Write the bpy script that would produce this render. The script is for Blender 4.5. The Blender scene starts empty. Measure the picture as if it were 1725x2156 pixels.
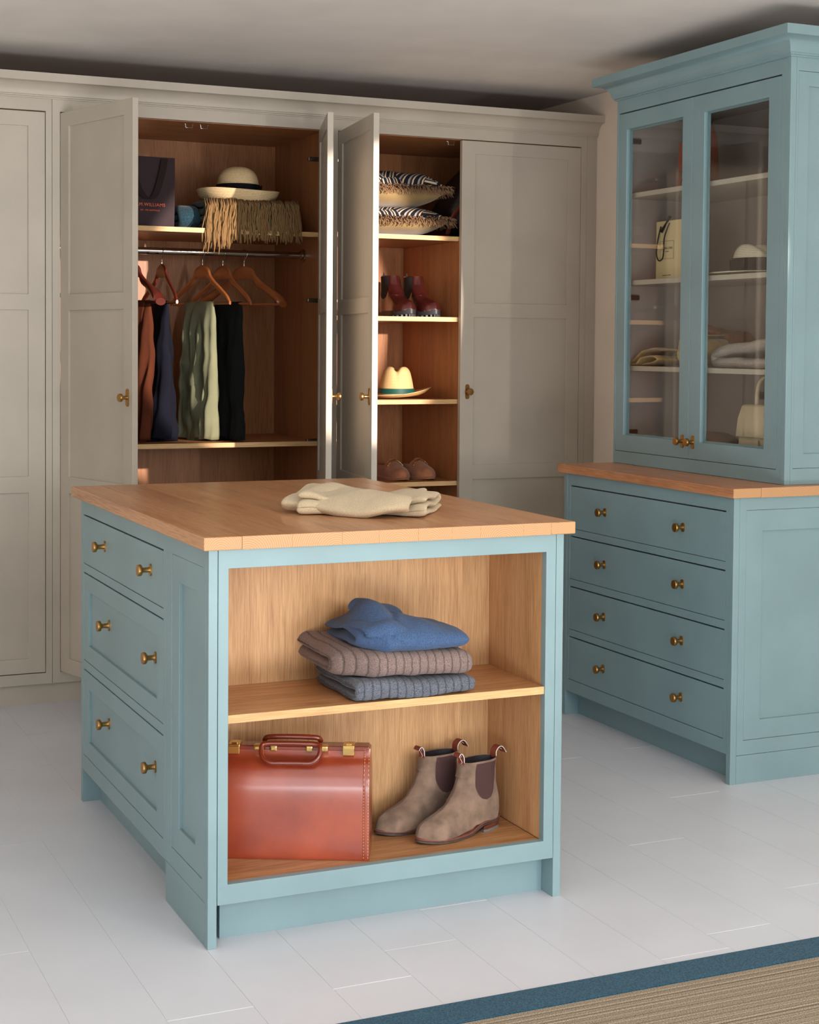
import bpy, bmesh, math, random
from mathutils import Matrix, Vector, noise
random.seed(7)
PI = math.pi
scn = bpy.context.scene
COL = scn.collection

# ------------------------------------------------------------------ camera
def lin(c):
    return tuple(((v / 255) / 12.92 if v / 255 <= 0.04045 else ((v / 255 + 0.055) / 1.055) ** 2.4) for v in c)

F_PX, CX, CY = 3340.2, 861.85, 853.9
YAW, PIT, ROL = 0.423081, 0.0377051, 0.00786915
cam_d = bpy.data.cameras.new('camera')
cam = bpy.data.objects.new('camera', cam_d)
COL.objects.link(cam)
sy, cy, sp, cp = math.sin(YAW), math.cos(YAW), math.sin(PIT), math.cos(PIT)
fw = Vector((sy * cp, cy * cp, -sp)); rt = Vector((cy, -sy, 0)); up = rt.cross(fw)
r2 = rt * math.cos(ROL) + up * math.sin(ROL); u2 = up * math.cos(ROL) - rt * math.sin(ROL)
cam.matrix_world = Matrix(((r2.x, u2.x, -fw.x, -1.02424), (r2.y, u2.y, -fw.y, -3.34009), (r2.z, u2.z, -fw.z, 1.34218), (0, 0, 0, 1)))
cam_d.sensor_fit = 'HORIZONTAL'
cam_d.sensor_width = 36
cam_d.lens = F_PX / 1725 * 36
cam_d.shift_x = (862.5 - CX) / 1725
cam_d.shift_y = -(1078 - CY) / 1725
cam_d.clip_start = 0.05
scn.camera = cam

# ------------------------------------------------------------------ world, lights, exposure
w = bpy.data.worlds.new('world'); scn.world = w
w.use_nodes = True
w.node_tree.nodes['Background'].inputs[0].default_value = (0.80, 0.90, 1.0, 1)
w.node_tree.nodes['Background'].inputs[1].default_value = 0.28

def area(name, loc, target, sx, sy_, power, color):
    l = bpy.data.lights.new(name, 'AREA'); l.shape = 'RECTANGLE'; l.size = sx; l.size_y = sy_
    l.energy = power; l.color = color
    o = bpy.data.objects.new(name, l); COL.objects.link(o); o.location = loc
    d = Vector(target) - Vector(loc)
    o.rotation_euler = d.to_track_quat('-Z', 'Y').to_euler()
    return o
sl_ = bpy.data.lights.new('side_window_beam', 'SPOT'); sl_.energy = 1500; sl_.color = (1.0, 0.83, 0.72)
sl_.spot_size = math.radians(17.8); sl_.spot_blend = 0.08; sl_.shadow_soft_size = 0.03
so_ = bpy.data.objects.new('side_window_beam', sl_); COL.objects.link(so_); so_.location = (2.30, -1.45, 1.80)
so_.rotation_euler = (Vector((1.10, 3.0, 1.46)) - Vector(so_.location)).to_track_quat('-Z', 'Y').to_euler()
area('far_window_light', (1.98, -4.4, 1.35), (1.9, 2.6, 1.3), 0.10, 0.80, 40, (1.0, 0.95, 0.90))
area('rear_window_light', (0.6, -3.9, 1.75), (0.6, 0.4, 0.5), 1.6, 1.0, 38, (0.92, 0.97, 1.0))
area('rear_left_window_light', (-2.3, -4.0, 1.35), (0.2, 0.3, 0.5), 1.7, 1.5, 20, (0.92, 0.97, 1.0))
area('left_window_light', (-3.4, 0.0, 1.3), (0.0, 0.6, 0.7), 0.9, 1.0, 9, (0.88, 0.95, 1.0))
area('added_bounce_light', (0.0, -2.0, 0.04), (0.0, -1.0, 2.4), 2.8, 1.5, 122, (0.96, 0.97, 1.0))  # added unseen lamp near the floor, stands in for light bounced upwards
scn.view_settings.view_transform = 'Standard'
scn.view_settings.look = 'None'
scn.view_settings.gamma = 1
scn.view_settings.use_curve_mapping = False
scn.view_settings.exposure = 0.18

# ------------------------------------------------------------------ materials
def newmat(name):
    m = bpy.data.materials.new(name); m.use_nodes = True
    n = m.node_tree.nodes; b = n['Principled BSDF']
    return m, m.node_tree, n, m.node_tree.links, b

def N(nt, typ, **kw):
    n = nt.nodes.new(typ)
    for k, v in kw.items():
        if k in n.inputs: n.inputs[k].default_value = v
        else: setattr(n, k, v)
    return n

def coords(nt, scale, kind='Object', rnd=True, rot=(0, 0, 0)):
    tc = N(nt, 'ShaderNodeTexCoord'); mp = N(nt, 'ShaderNodeMapping')
    mp.inputs['Scale'].default_value = scale
    mp.inputs['Rotation'].default_value = rot
    nt.links.new(tc.outputs[kind], mp.inputs['Vector'])
    if rnd:
        oi = N(nt, 'ShaderNodeObjectInfo'); mu = N(nt, 'ShaderNodeMath', operation='MULTIPLY'); mu.inputs[1].default_value = 37.0
        nt.links.new(oi.outputs['Random'], mu.inputs[0]); nt.links.new(mu.outputs[0], mp.inputs['Location'])
    return mp

def ramp(nt, stops):
    r = N(nt, 'ShaderNodeValToRGB'); e = r.color_ramp.elements
    while len(e) < len(stops): e.new(0.5)
    for i, (p, c) in enumerate(stops):
        e[i].position = p; e[i].color = (*c, 1)
    return r

def bump(nt, b, src, strength, dist):
    bp = N(nt, 'ShaderNodeBump'); bp.inputs['Strength'].default_value = strength; bp.inputs['Distance'].default_value = dist
    nt.links.new(src, bp.inputs['Height']); nt.links.new(bp.outputs[0], b.inputs['Normal'])
    return bp

def paint(name, c, rough=0.42, var=0.05, bscale=(60, 60, 14), bstr=0.12):
    m, nt, n, l, b = newmat(name)
    c = lin(c)
    mp = coords(nt, (3, 3, 3), rnd=False)
    ns = N(nt, 'ShaderNodeTexNoise'); ns.inputs['Scale'].default_value = 1.3; ns.inputs['Detail'].default_value = 3
    l.new(mp.outputs[0], ns.inputs['Vector'])
    r = ramp(nt, [(0.35, tuple(v * (1 - var) for v in c)), (0.65, tuple(v * (1 + var) for v in c))])
    l.new(ns.outputs[0], r.inputs[0]); l.new(r.outputs[0], b.inputs['Base Color'])
    b.inputs['Roughness'].default_value = rough
    m2 = coords(nt, bscale, rnd=False)
    n2 = N(nt, 'ShaderNodeTexNoise'); n2.inputs['Scale'].default_value = 4; n2.inputs['Detail'].default_value = 4
    l.new(m2.outputs[0], n2.inputs['Vector'])
    bump(nt, b, n2.outputs[0], bstr, 0.001)
    return m

def oak(name, axis, c1, c2, c3, rough=0.42, k=1.0, gloss=0.3, vr=(0.94, 1.06)):
    m, nt, n, l, b = newmat(name)
    s = [16.0 * k] * 3; s['XYZ'.index(axis)] = 0.9
    mp = coords(nt, s)
    big = N(nt, 'ShaderNodeTexNoise'); big.inputs['Scale'].default_value = 0.7; big.inputs['Detail'].default_value = 3; big.inputs['Distortion'].default_value = 1.4
    l.new(mp.outputs[0], big.inputs['Vector'])
    s2 = [230.0 * k] * 3; s2['XYZ'.index(axis)] = 6.0
    mp2 = coords(nt, s2)
    fine = N(nt, 'ShaderNodeTexNoise'); fine.inputs['Scale'].default_value = 1.6; fine.inputs['Detail'].default_value = 5; fine.inputs['Roughness'].default_value = 0.65
    l.new(mp2.outputs[0], fine.inputs['Vector'])
    mx = N(nt, 'ShaderNodeMix', data_type='FLOAT'); mx.inputs[0].default_value = 0.68
    l.new(big.outputs[0], mx.inputs[2]); l.new(fine.outputs[0], mx.inputs[3])
    r = ramp(nt, [(0.36, lin(c3)), (0.47, lin(c2)), (0.60, lin(c1))])
    l.new(mx.outputs[0], r.inputs[0])
    oi = N(nt, 'ShaderNodeObjectInfo'); hv = N(nt, 'ShaderNodeHueSaturation')
    mr = N(nt, 'ShaderNodeMapRange'); mr.inputs[3].default_value = vr[0]; mr.inputs[4].default_value = vr[1]
    l.new(oi.outputs['Random'], mr.inputs[0]); l.new(mr.outputs[0], hv.inputs['Value'])
    s3 = [520.0 * k] * 3; s3['XYZ'.index(axis)] = 17.0
    mp3 = coords(nt, s3); po = N(nt, 'ShaderNodeTexNoise'); po.inputs['Scale'].default_value = 1.0; po.inputs['Detail'].default_value = 2
    l.new(mp3.outputs[0], po.inputs['Vector'])
    pr_ = ramp(nt, [(0.34, (0.60, 0.54, 0.48)), (0.46, (1, 1, 1))]); l.new(po.outputs[0], pr_.inputs[0])
    mg = N(nt, 'ShaderNodeMix', data_type='RGBA', blend_type='MULTIPLY'); mg.inputs[0].default_value = 0.38
    l.new(r.outputs[0], mg.inputs[6]); l.new(pr_.outputs[0], mg.inputs[7]); l.new(mg.outputs[2], hv.inputs['Color'])
    l.new(hv.outputs[0], b.inputs['Base Color'])
    b.inputs['Roughness'].default_value = rough
    b.inputs['Specular IOR Level'].default_value = gloss
    bump(nt, b, fine.outputs[0], 0.25, 0.0006)
    return m

def plain(name, c, rough=0.6, metal=0.0, spec=0.5, bump_s=None, bump_d=0.001, bscale=1.0, var=0.0, sheen=0.0, vscale=8.0, coat=0.0):
    m, nt, n, l, b = newmat(name)
    c = lin(c)
    b.inputs['Base Color'].default_value = (*c, 1); b.inputs['Roughness'].default_value = rough
    b.inputs['Metallic'].default_value = metal; b.inputs['Specular IOR Level'].default_value = spec
    b.inputs['Sheen Weight'].default_value = sheen
    b.inputs['Coat Weight'].default_value = coat; b.inputs['Coat Roughness'].default_value = 0.15
    mp = coords(nt, (1, 1, 1))
    if var:
        ns = N(nt, 'ShaderNodeTexNoise'); ns.inputs['Scale'].default_value = vscale; ns.inputs['Detail'].default_value = 5
        l.new(mp.outputs[0], ns.inputs['Vector'])
        r = ramp(nt, [(0.32, tuple(v * (1 - var) for v in c)), (0.68, tuple(min(1, v * (1 + var)) for v in c))])
        l.new(ns.outputs[0], r.inputs[0]); l.new(r.outputs[0], b.inputs['Base Color'])
    if bump_s:
        n2 = N(nt, 'ShaderNodeTexNoise'); n2.inputs['Scale'].default_value = bscale; n2.inputs['Detail'].default_value = 4
        l.new(mp.outputs[0], n2.inputs['Vector']); bump(nt, b, n2.outputs[0], bump_s, bump_d)
    return m

def knit(name, c, c2, scale=420, ribs=0.0, rough=0.95):
    m, nt, n, l, b = newmat(name)
    mp = coords(nt, (1, 1, 1), rnd=False)
    ns = N(nt, 'ShaderNodeTexNoise'); ns.inputs['Scale'].default_value = scale; ns.inputs['Detail'].default_value = 3; ns.inputs['Roughness'].default_value = 0.7
    l.new(mp.outputs[0], ns.inputs['Vector'])
    r = ramp(nt, [(0.36, lin(c2)), (0.62, lin(c))]); l.new(ns.outputs[0], r.inputs[0]); l.new(r.outputs[0], b.inputs['Base Color'])
    b.inputs['Roughness'].default_value = rough; b.inputs['Sheen Weight'].default_value = 0.12; b.inputs['Specular IOR Level'].default_value = 0.15
    h = ns.outputs[0]
    if ribs:
        wv = N(nt, 'ShaderNodeTexWave'); wv.inputs['Scale'].default_value = ribs; wv.inputs['Distortion'].default_value = 0.8; wv.inputs['Detail Scale'].default_value = 6
        l.new(mp.outputs[0], wv.inputs['Vector'])
        pw = N(nt, 'ShaderNodeMath', operation='POWER'); pw.inputs[1].default_value = 0.35; l.new(wv.outputs['Fac'], pw.inputs[0])
        ad = N(nt, 'ShaderNodeMath', operation='MULTIPLY_ADD'); ad.inputs[1].default_value = 3.0
        l.new(pw.outputs[0], ad.inputs[0]); l.new(ns.outputs[0], ad.inputs[2]); h = ad.outputs[0]
        groove_shade = ramp(nt, [(0.0, (0.55, 0.55, 0.55)), (0.16, (1, 1, 1))]); l.new(wv.outputs['Fac'], groove_shade.inputs[0])  # rib grooves darkened: crease shade put into the knit colour
        mm = N(nt, 'ShaderNodeMix', data_type='RGBA', blend_type='MULTIPLY'); mm.inputs[0].default_value = 1
        l.new(r.outputs[0], mm.inputs[6]); l.new(groove_shade.outputs[0], mm.inputs[7]); l.new(mm.outputs[2], b.inputs['Base Color'])
    bump(nt, b, h, 0.7, 0.0012)
    return m

def straw(name, c, c2, scale=150):
    m, nt, n, l, b = newmat(name)
    mp = coords(nt, (1, 1, 1), rnd=False)
    wv = N(nt, 'ShaderNodeTexWave', bands_direction='Z'); wv.inputs['Scale'].default_value = scale * 0.32; wv.inputs['Distortion'].default_value = 0.6
    l.new(mp.outputs[0], wv.inputs['Vector'])
    ns = N(nt, 'ShaderNodeTexNoise'); ns.inputs['Scale'].default_value = scale; l.new(mp.outputs[0], ns.inputs['Vector'])
    mx = N(nt, 'ShaderNodeMix', data_type='FLOAT'); mx.inputs[0].default_value = 0.5
    l.new(wv.outputs['Fac'], mx.inputs[2]); l.new(ns.outputs[0], mx.inputs[3])
    r = ramp(nt, [(0.25, lin(c2)), (0.7, lin(c))]); l.new(mx.outputs[0], r.inputs[0]); l.new(r.outputs[0], b.inputs['Base Color'])
    b.inputs['Roughness'].default_value = 0.75; b.inputs['Specular IOR Level'].default_value = 0.2
    bump(nt, b, mx.outputs[0], 0.5, 0.0012)
    return m

M = {}
M['teal'] = paint('teal_paint', (126, 153, 158))
M['greige'] = paint('greige_paint', (186, 177, 163))
M['greige_shade'] = paint('shaded_greige_paint', (168, 156, 150))  # same greige, darkened: cabinet interior shade put into the colour
M['wall'] = paint('wall_plaster', (230, 216, 200), 0.85, 0.03, (25, 25, 25), 0.35)
M['ceil'] = paint('ceiling_plaster', (224, 219, 213), 0.9, 0.04, (7, 7, 7), 0.4)
M['floor'] = paint('floor_paint', (212, 215, 223), 0.38, 0.02, (14, 4, 10), 0.12)
M['grout'] = plain('white_filler', (246, 246, 246), 0.5)
OL = ((208, 165, 118), (193, 149, 104), (172, 127, 84))
M['oakZ'] = oak('oak_upright', 'Z', *OL)
M['oakX'] = oak('oak_across', 'X', (206, 158, 110), (180, 128, 84), (146, 98, 60), 0.34)
M['oakE'] = oak('oak_edge', 'X', (222, 184, 134), (208, 168, 116), (184, 140, 94), 0.5, 1.6)
M['oakEZ'] = oak('oak_edge_upright', 'Z', (214, 170, 118), (200, 152, 100), (176, 128, 80), 0.5, 1.6)
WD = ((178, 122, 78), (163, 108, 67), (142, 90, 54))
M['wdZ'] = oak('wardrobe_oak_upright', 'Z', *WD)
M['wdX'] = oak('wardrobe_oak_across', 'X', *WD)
M['wtop'] = oak('worktop_oak', 'Y', (210, 158, 114), (194, 140, 98), (166, 112, 74), 0.32, 0.8, 0.4, (0.91, 1.04))
M['wtop2'] = oak('worktop_oak_red', 'Y', (204, 146, 104), (188, 128, 88), (162, 104, 68), 0.32, 0.8, 0.4, (0.97, 1.03))
m, nt, n, l, b = newmat('oak_end_grain')
tc = N(nt, 'ShaderNodeTexCoord'); mp = N(nt, 'ShaderNodeMapping'); mp.inputs['Scale'].default_value = (0.115, 0.01, 0.03)
oi = N(nt, 'ShaderNodeObjectInfo'); mu = N(nt, 'ShaderNodeMath', operation='MULTIPLY'); mu.inputs[1].default_value = -0.115
cb = N(nt, 'ShaderNodeCombineXYZ'); cb.inputs[2].default_value = 0.012
l.new(oi.outputs['Random'], mu.inputs[0]); l.new(mu.outputs[0], cb.inputs[0]); l.new(cb.outputs[0], mp.inputs['Location']); l.new(tc.outputs['Generated'], mp.inputs['Vector'])
wv = N(nt, 'ShaderNodeTexWave', wave_type='RINGS', rings_direction='Y'); wv.inputs['Scale'].default_value = 62; wv.inputs['Distortion'].default_value = 3.5; wv.inputs['Detail'].default_value = 3; wv.inputs['Detail Scale'].default_value = 0.35
l.new(mp.outputs[0], wv.inputs['Vector'])
r = ramp(nt, [(0.0, lin((172, 126, 84))), (0.35, lin((190, 145, 101))), (1.0, lin((196, 151, 107)))]); l.new(wv.outputs['Fac'], r.inputs[0]); l.new(r.outputs[0], b.inputs['Base Color'])
b.inputs['Roughness'].default_value = 0.55
M['endgrain'] = m
M['brass'] = plain('aged_brass', (176, 134, 78), 0.34, 1.0, bump_s=0.1, bscale=60)
M['gold'] = plain('polished_brass', (226, 196, 128), 0.14, 1.0)
M['chrome'] = plain('chrome', (190, 188, 185), 0.1, 1.0)
M['steel'] = plain('dull_steel', (120, 112, 104), 0.35, 1.0)
M['dark'] = plain('near_black', (24, 22, 24), 0.8)
M['navyrib'] = plain('black_ribbon', (16, 14, 20), 0.85, spec=0.2)
M['greenrib'] = plain('green_ribbon', (8, 74, 66), 0.6)
M['straw'] = straw('cream_straw', (232, 208, 164), (190, 158, 112), 170)
M['strawW'] = straw('pale_straw', (240, 228, 206), (206, 188, 160), 170)
M['panama'] = straw('panama_straw', (226, 196, 142), (196, 160, 106), 420)
M['hang'] = plain('hanger_beech', (150, 86, 48), 0.3, coat=0.3, var=0.12, vscale=22)
M['hangD'] = plain('hanger_mahogany', (84, 32, 22), 0.38, coat=0.15, var=0.2)
M['suede'] = plain('taupe_suede', (128, 107, 92), 0.95, spec=0.15, bump_s=0.45, bscale=220, var=0.32, sheen=0.15, vscale=26)
M['elastic'] = plain('brown_elastic', (72, 48, 46), 0.9, bump_s=0.5, bscale=500)
M['sole'] = plain('dark_sole', (72, 58, 52), 0.5, var=0.3, vscale=40)
M['welt'] = plain('welt_leather', (108, 62, 50), 0.6, var=0.3, vscale=60)
M['heelL'] = plain('stacked_heel_leather', (98, 52, 36), 0.4, var=0.25, vscale=40)
M['rubber'] = plain('grey_heel_rubber', (112, 112, 114), 0.6)
M['tab'] = plain('rust_pull_tab', (128, 60, 40), 0.7)
M['white'] = plain('white_thread', (228, 222, 220), 0.8)
M['lining'] = plain('dark_leather_lining', (34, 24, 28), 0.6)
M['oxblood'] = plain('oxblood_leather', (54, 18, 16), 0.25, var=0.25, coat=0.4, vscale=30, bump_s=0.3, bscale=30, bump_d=0.002)
M['blackrub'] = plain('black_rubber', (40, 40, 44), 0.5)
M['brownsuede'] = plain('brown_nubuck', (152, 98, 68), 0.8, var=0.25, sheen=0.2, vscale=25, bump_s=0.3, bscale=45, bump_d=0.002)
M['tan'] = plain('tan_lining', (176, 116, 76), 0.7)
M['rugB'] = knit('teal_rug_wool', (38, 90, 112), (12, 46, 66), 260)

# briefcase leather: polished saddle leather with darker rim and scuffs
m, nt, n, l, b = newmat('saddle_leather')
mp = coords(nt, (1, 1, 1), rnd=False)
ns = N(nt, 'ShaderNodeTexNoise'); ns.inputs['Scale'].default_value = 7; ns.inputs['Detail'].default_value = 6; l.new(mp.outputs[0], ns.inputs['Vector'])
r = ramp(nt, [(0.3, lin((126, 42, 20))), (0.7, lin((166, 70, 38)))]); l.new(ns.outputs[0], r.inputs[0]); l.new(r.outputs[0], b.inputs['Base Color'])
n3 = N(nt, 'ShaderNodeTexNoise'); n3.inputs['Scale'].default_value = 5; n3.inputs['Detail'].default_value = 7; l.new(mp.outputs[0], n3.inputs['Vector'])
mr = N(nt, 'ShaderNodeMapRange'); mr.inputs[3].default_value = 0.28; mr.inputs[4].default_value = 0.40; l.new(n3.outputs[0], mr.inputs[0]); l.new(mr.outputs[0], b.inputs['Roughness'])
n4 = N(nt, 'ShaderNodeTexNoise'); n4.inputs['Scale'].default_value = 30; n4.inputs['Detail'].default_value = 6; l.new(mp.outputs[0], n4.inputs['Vector'])
bump(nt, b, n4.outputs[0], 0.18, 0.001)
b.inputs['Coat Weight'].default_value = 1.0; b.inputs['Coat Roughness'].default_value = 0.24; b.inputs['Coat IOR'].default_value = 1.6
M['saddle'] = m
M['saddleD'] = plain('handle_leather', (120, 44, 24), 0.2, coat=0.6, var=0.2)
M['stitch'] = plain('cream_stitching', (226, 190, 130), 0.7)

# rug field: fine woven stripes along X
m, nt, n, l, b = newmat('striped_rug_wool')
mp = coords(nt, (0.22, 300, 1), rnd=False)
ns = N(nt, 'ShaderNodeTexNoise'); ns.inputs['Scale'].default_value = 0.5; ns.inputs['Detail'].default_value = 6; ns.inputs['Roughness'].default_value = 0.6; l.new(mp.outputs[0], ns.inputs['Vector'])
r = ramp(nt, [(0.32, lin((70, 66, 66))), (0.40, lin((130, 117, 100))), (0.5, lin((158, 144, 124))), (0.64, lin((196, 184, 166)))])
l.new(ns.outputs[0], r.inputs[0])
mp2 = coords(nt, (420, 520, 1), rnd=False)
ck = N(nt, 'ShaderNodeTexNoise'); ck.inputs['Scale'].default_value = 0.8; l.new(mp2.outputs[0], ck.inputs['Vector'])
r3 = ramp(nt, [(0.35, (0.45, 0.45, 0.45)), (0.65, (1.2, 1.2, 1.2))]); l.new(ck.outputs[0], r3.inputs[0])
mm = N(nt, 'ShaderNodeMix', data_type='RGBA', blend_type='MULTIPLY'); mm.inputs[0].default_value = 1
l.new(r.outputs[0], mm.inputs[6]); l.new(r3.outputs[0], mm.inputs[7]); l.new(mm.outputs[2], b.inputs['Base Color'])
b.inputs['Roughness'].default_value = 1; b.inputs['Specular IOR Level'].default_value = 0.1
bump(nt, b, ck.outputs[0], 0.6, 0.002)
M['rugF'] = m

# cushion pattern: navy, cream and umber nested diamonds
m, nt, n, l, b = newmat('geometric_cushion_weave')
mp = coords(nt, (1, 1, 1), rnd=False)
sx = N(nt, 'ShaderNodeSeparateXYZ'); l.new(mp.outputs[0], sx.inputs[0])
def mth(op, a, b_=None, v=None):
    q = N(nt, 'ShaderNodeMath', operation=op)
    l.new(a, q.inputs[0])
    if b_ is not None: l.new(b_, q.inputs[1])
    elif v is not None: q.inputs[1].default_value = v
    return q.outputs[0]
vr = N(nt, 'ShaderNodeTexVoronoi'); vr.inputs['Scale'].default_value = 10; l.new(mp.outputs[0], vr.inputs['Vector'])
sc = N(nt, 'ShaderNodeSeparateColor'); l.new(vr.outputs['Color'], sc.inputs[0])
ang = mth('MULTIPLY', sc.outputs[0], v=6.28)
ca = mth('COSINE', ang); sa = mth('SINE', ang)
pr = mth('ADD', mth('MULTIPLY', sx.outputs[0], ca), mth('MULTIPLY', sx.outputs[1], sa))
st = mth('FRACT', mth('MULTIPLY', pr, v=34))
r = ramp(nt, [(0.0, lin((20, 20, 32))), (0.42, lin((226, 206, 178))), (0.58, lin((52, 34, 32))), (0.80, lin((170, 168, 168)))])
r.color_ramp.interpolation = 'CONSTANT'
l.new(st, r.inputs[0]); l.new(r.outputs[0], b.inputs['Base Color']); b.inputs['Roughness'].default_value = 0.8
M['geo'] = m
M['velvet'] = plain('olive_gold_velvet', (144, 120, 76), 0.7, sheen=0.3, var=0.12, vscale=14)
M['fringe'] = plain('brown_fringe', (132, 100, 72), 0.85)
M['fringeT'] = plain('tan_fringe', (128, 98, 60), 0.95)
M['blanket'] = knit('sage_blanket_wool', (78, 84, 62), (50, 56, 44), 300)
M['blueblk'] = knit('deep_teal_wool', (46, 74, 84), (22, 42, 56), 300)
M['maroon'] = plain('maroon_tote_paper', (38, 16, 24), 0.75, var=0.08)
M['maroonD'] = plain('maroon_webbing', (28, 8, 10), 0.9)
M['orange'] = plain('orange_print', (232, 104, 66), 0.7)
M['cream'] = plain('cream_bag_paper', (228, 206, 158), 0.6, var=0.04)
M['black'] = plain('black_print', (22, 20, 22), 0.7)
M['tanlea'] = plain('chestnut_leather', (150, 70, 46), 0.45, var=0.2, vscale=14)
M['gauze'] = plain('gold_gauze', (196, 162, 100), 0.5, var=0.3, sheen=0.4, vscale=30)
M['gauzeD'] = plain('amber_gauze', (152, 92, 48), 0.55, var=0.25, vscale=24)
M['creamlea'] = plain('cream_handbag_leather', (216, 196, 162), 0.4, bump_s=0.3, bscale=220, var=0.05)
M['backpack'] = plain('dark_brown_nylon', (44, 28, 24), 0.5, var=0.4, bump_s=0.6, bscale=18, bump_d=0.01)
M['brownhat'] = plain('brown_felt', (120, 88, 66), 0.9, var=0.1)
M['kblue'] = knit('blue_knit', (80, 104, 140), (50, 72, 106), 480)
M['kbrown'] = knit('brown_grey_knit', (150, 130, 124), (98, 82, 78), 560, 15.0)
M['kgrey'] = knit('charcoal_knit', (122, 126, 136), (58, 62, 74), 560, 15.0)
M['kbeige'] = knit('beige_knit', (224, 206, 174), (196, 176, 144), 520)
M['kpale'] = knit('pale_grey_knit', (196, 184, 176), (150, 138, 132), 400)
M['trN'] = plain('navy_cloth', (15, 17, 30), 0.9, spec=0.2, var=0.15, bump_s=0.3, bscale=220)
M['trG'] = plain('sage_cord', (122, 124, 98), 0.9, spec=0.2, var=0.1, bump_s=0.3, bscale=260)
M['trB'] = plain('rust_cord', (84, 42, 24), 0.9, spec=0.2, var=0.2, bump_s=0.4, bscale=200)
M['trC'] = plain('charcoal_cloth', (18, 19, 19), 0.95, spec=0.2, var=0.15, bump_s=0.3, bscale=220)

m, nt, n, l, b = newmat('clear_glass')
n.remove(b)
geo = N(nt, 'ShaderNodeNewGeometry'); dt = N(nt, 'ShaderNodeVectorMath', operation='DOT_PRODUCT')
l.new(geo.outputs['Normal'], dt.inputs[0]); l.new(geo.outputs['Incoming'], dt.inputs[1])
ab = N(nt, 'ShaderNodeMath', operation='ABSOLUTE'); l.new(dt.outputs['Value'], ab.inputs[0])
om = N(nt, 'ShaderNodeMath', operation='SUBTRACT'); om.inputs[0].default_value = 1; l.new(ab.outputs[0], om.inputs[1])
pw = N(nt, 'ShaderNodeMath', operation='POWER'); l.new(om.outputs[0], pw.inputs[0]); pw.inputs[1].default_value = 5
ma = N(nt, 'ShaderNodeMath', operation='MULTIPLY_ADD'); l.new(pw.outputs[0], ma.inputs[0]); ma.inputs[1].default_value = 0.6; ma.inputs[2].default_value = 0.03
tr = N(nt, 'ShaderNodeBsdfTransparent'); tr.inputs[0].default_value = (0.95, 0.96, 0.95, 1)
gl = N(nt, 'ShaderNodeBsdfGlossy'); gl.inputs['Roughness'].default_value = 0.01; gl.inputs['Color'].default_value = (1, 1, 1, 1)
ms = N(nt, 'ShaderNodeMixShader'); l.new(ma.outputs[0], ms.inputs[0]); l.new(tr.outputs[0], ms.inputs[1]); l.new(gl.outputs[0], ms.inputs[2])
l.new(ms.outputs[0], n['Material Output'].inputs['Surface'])
M['glass'] = m

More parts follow.
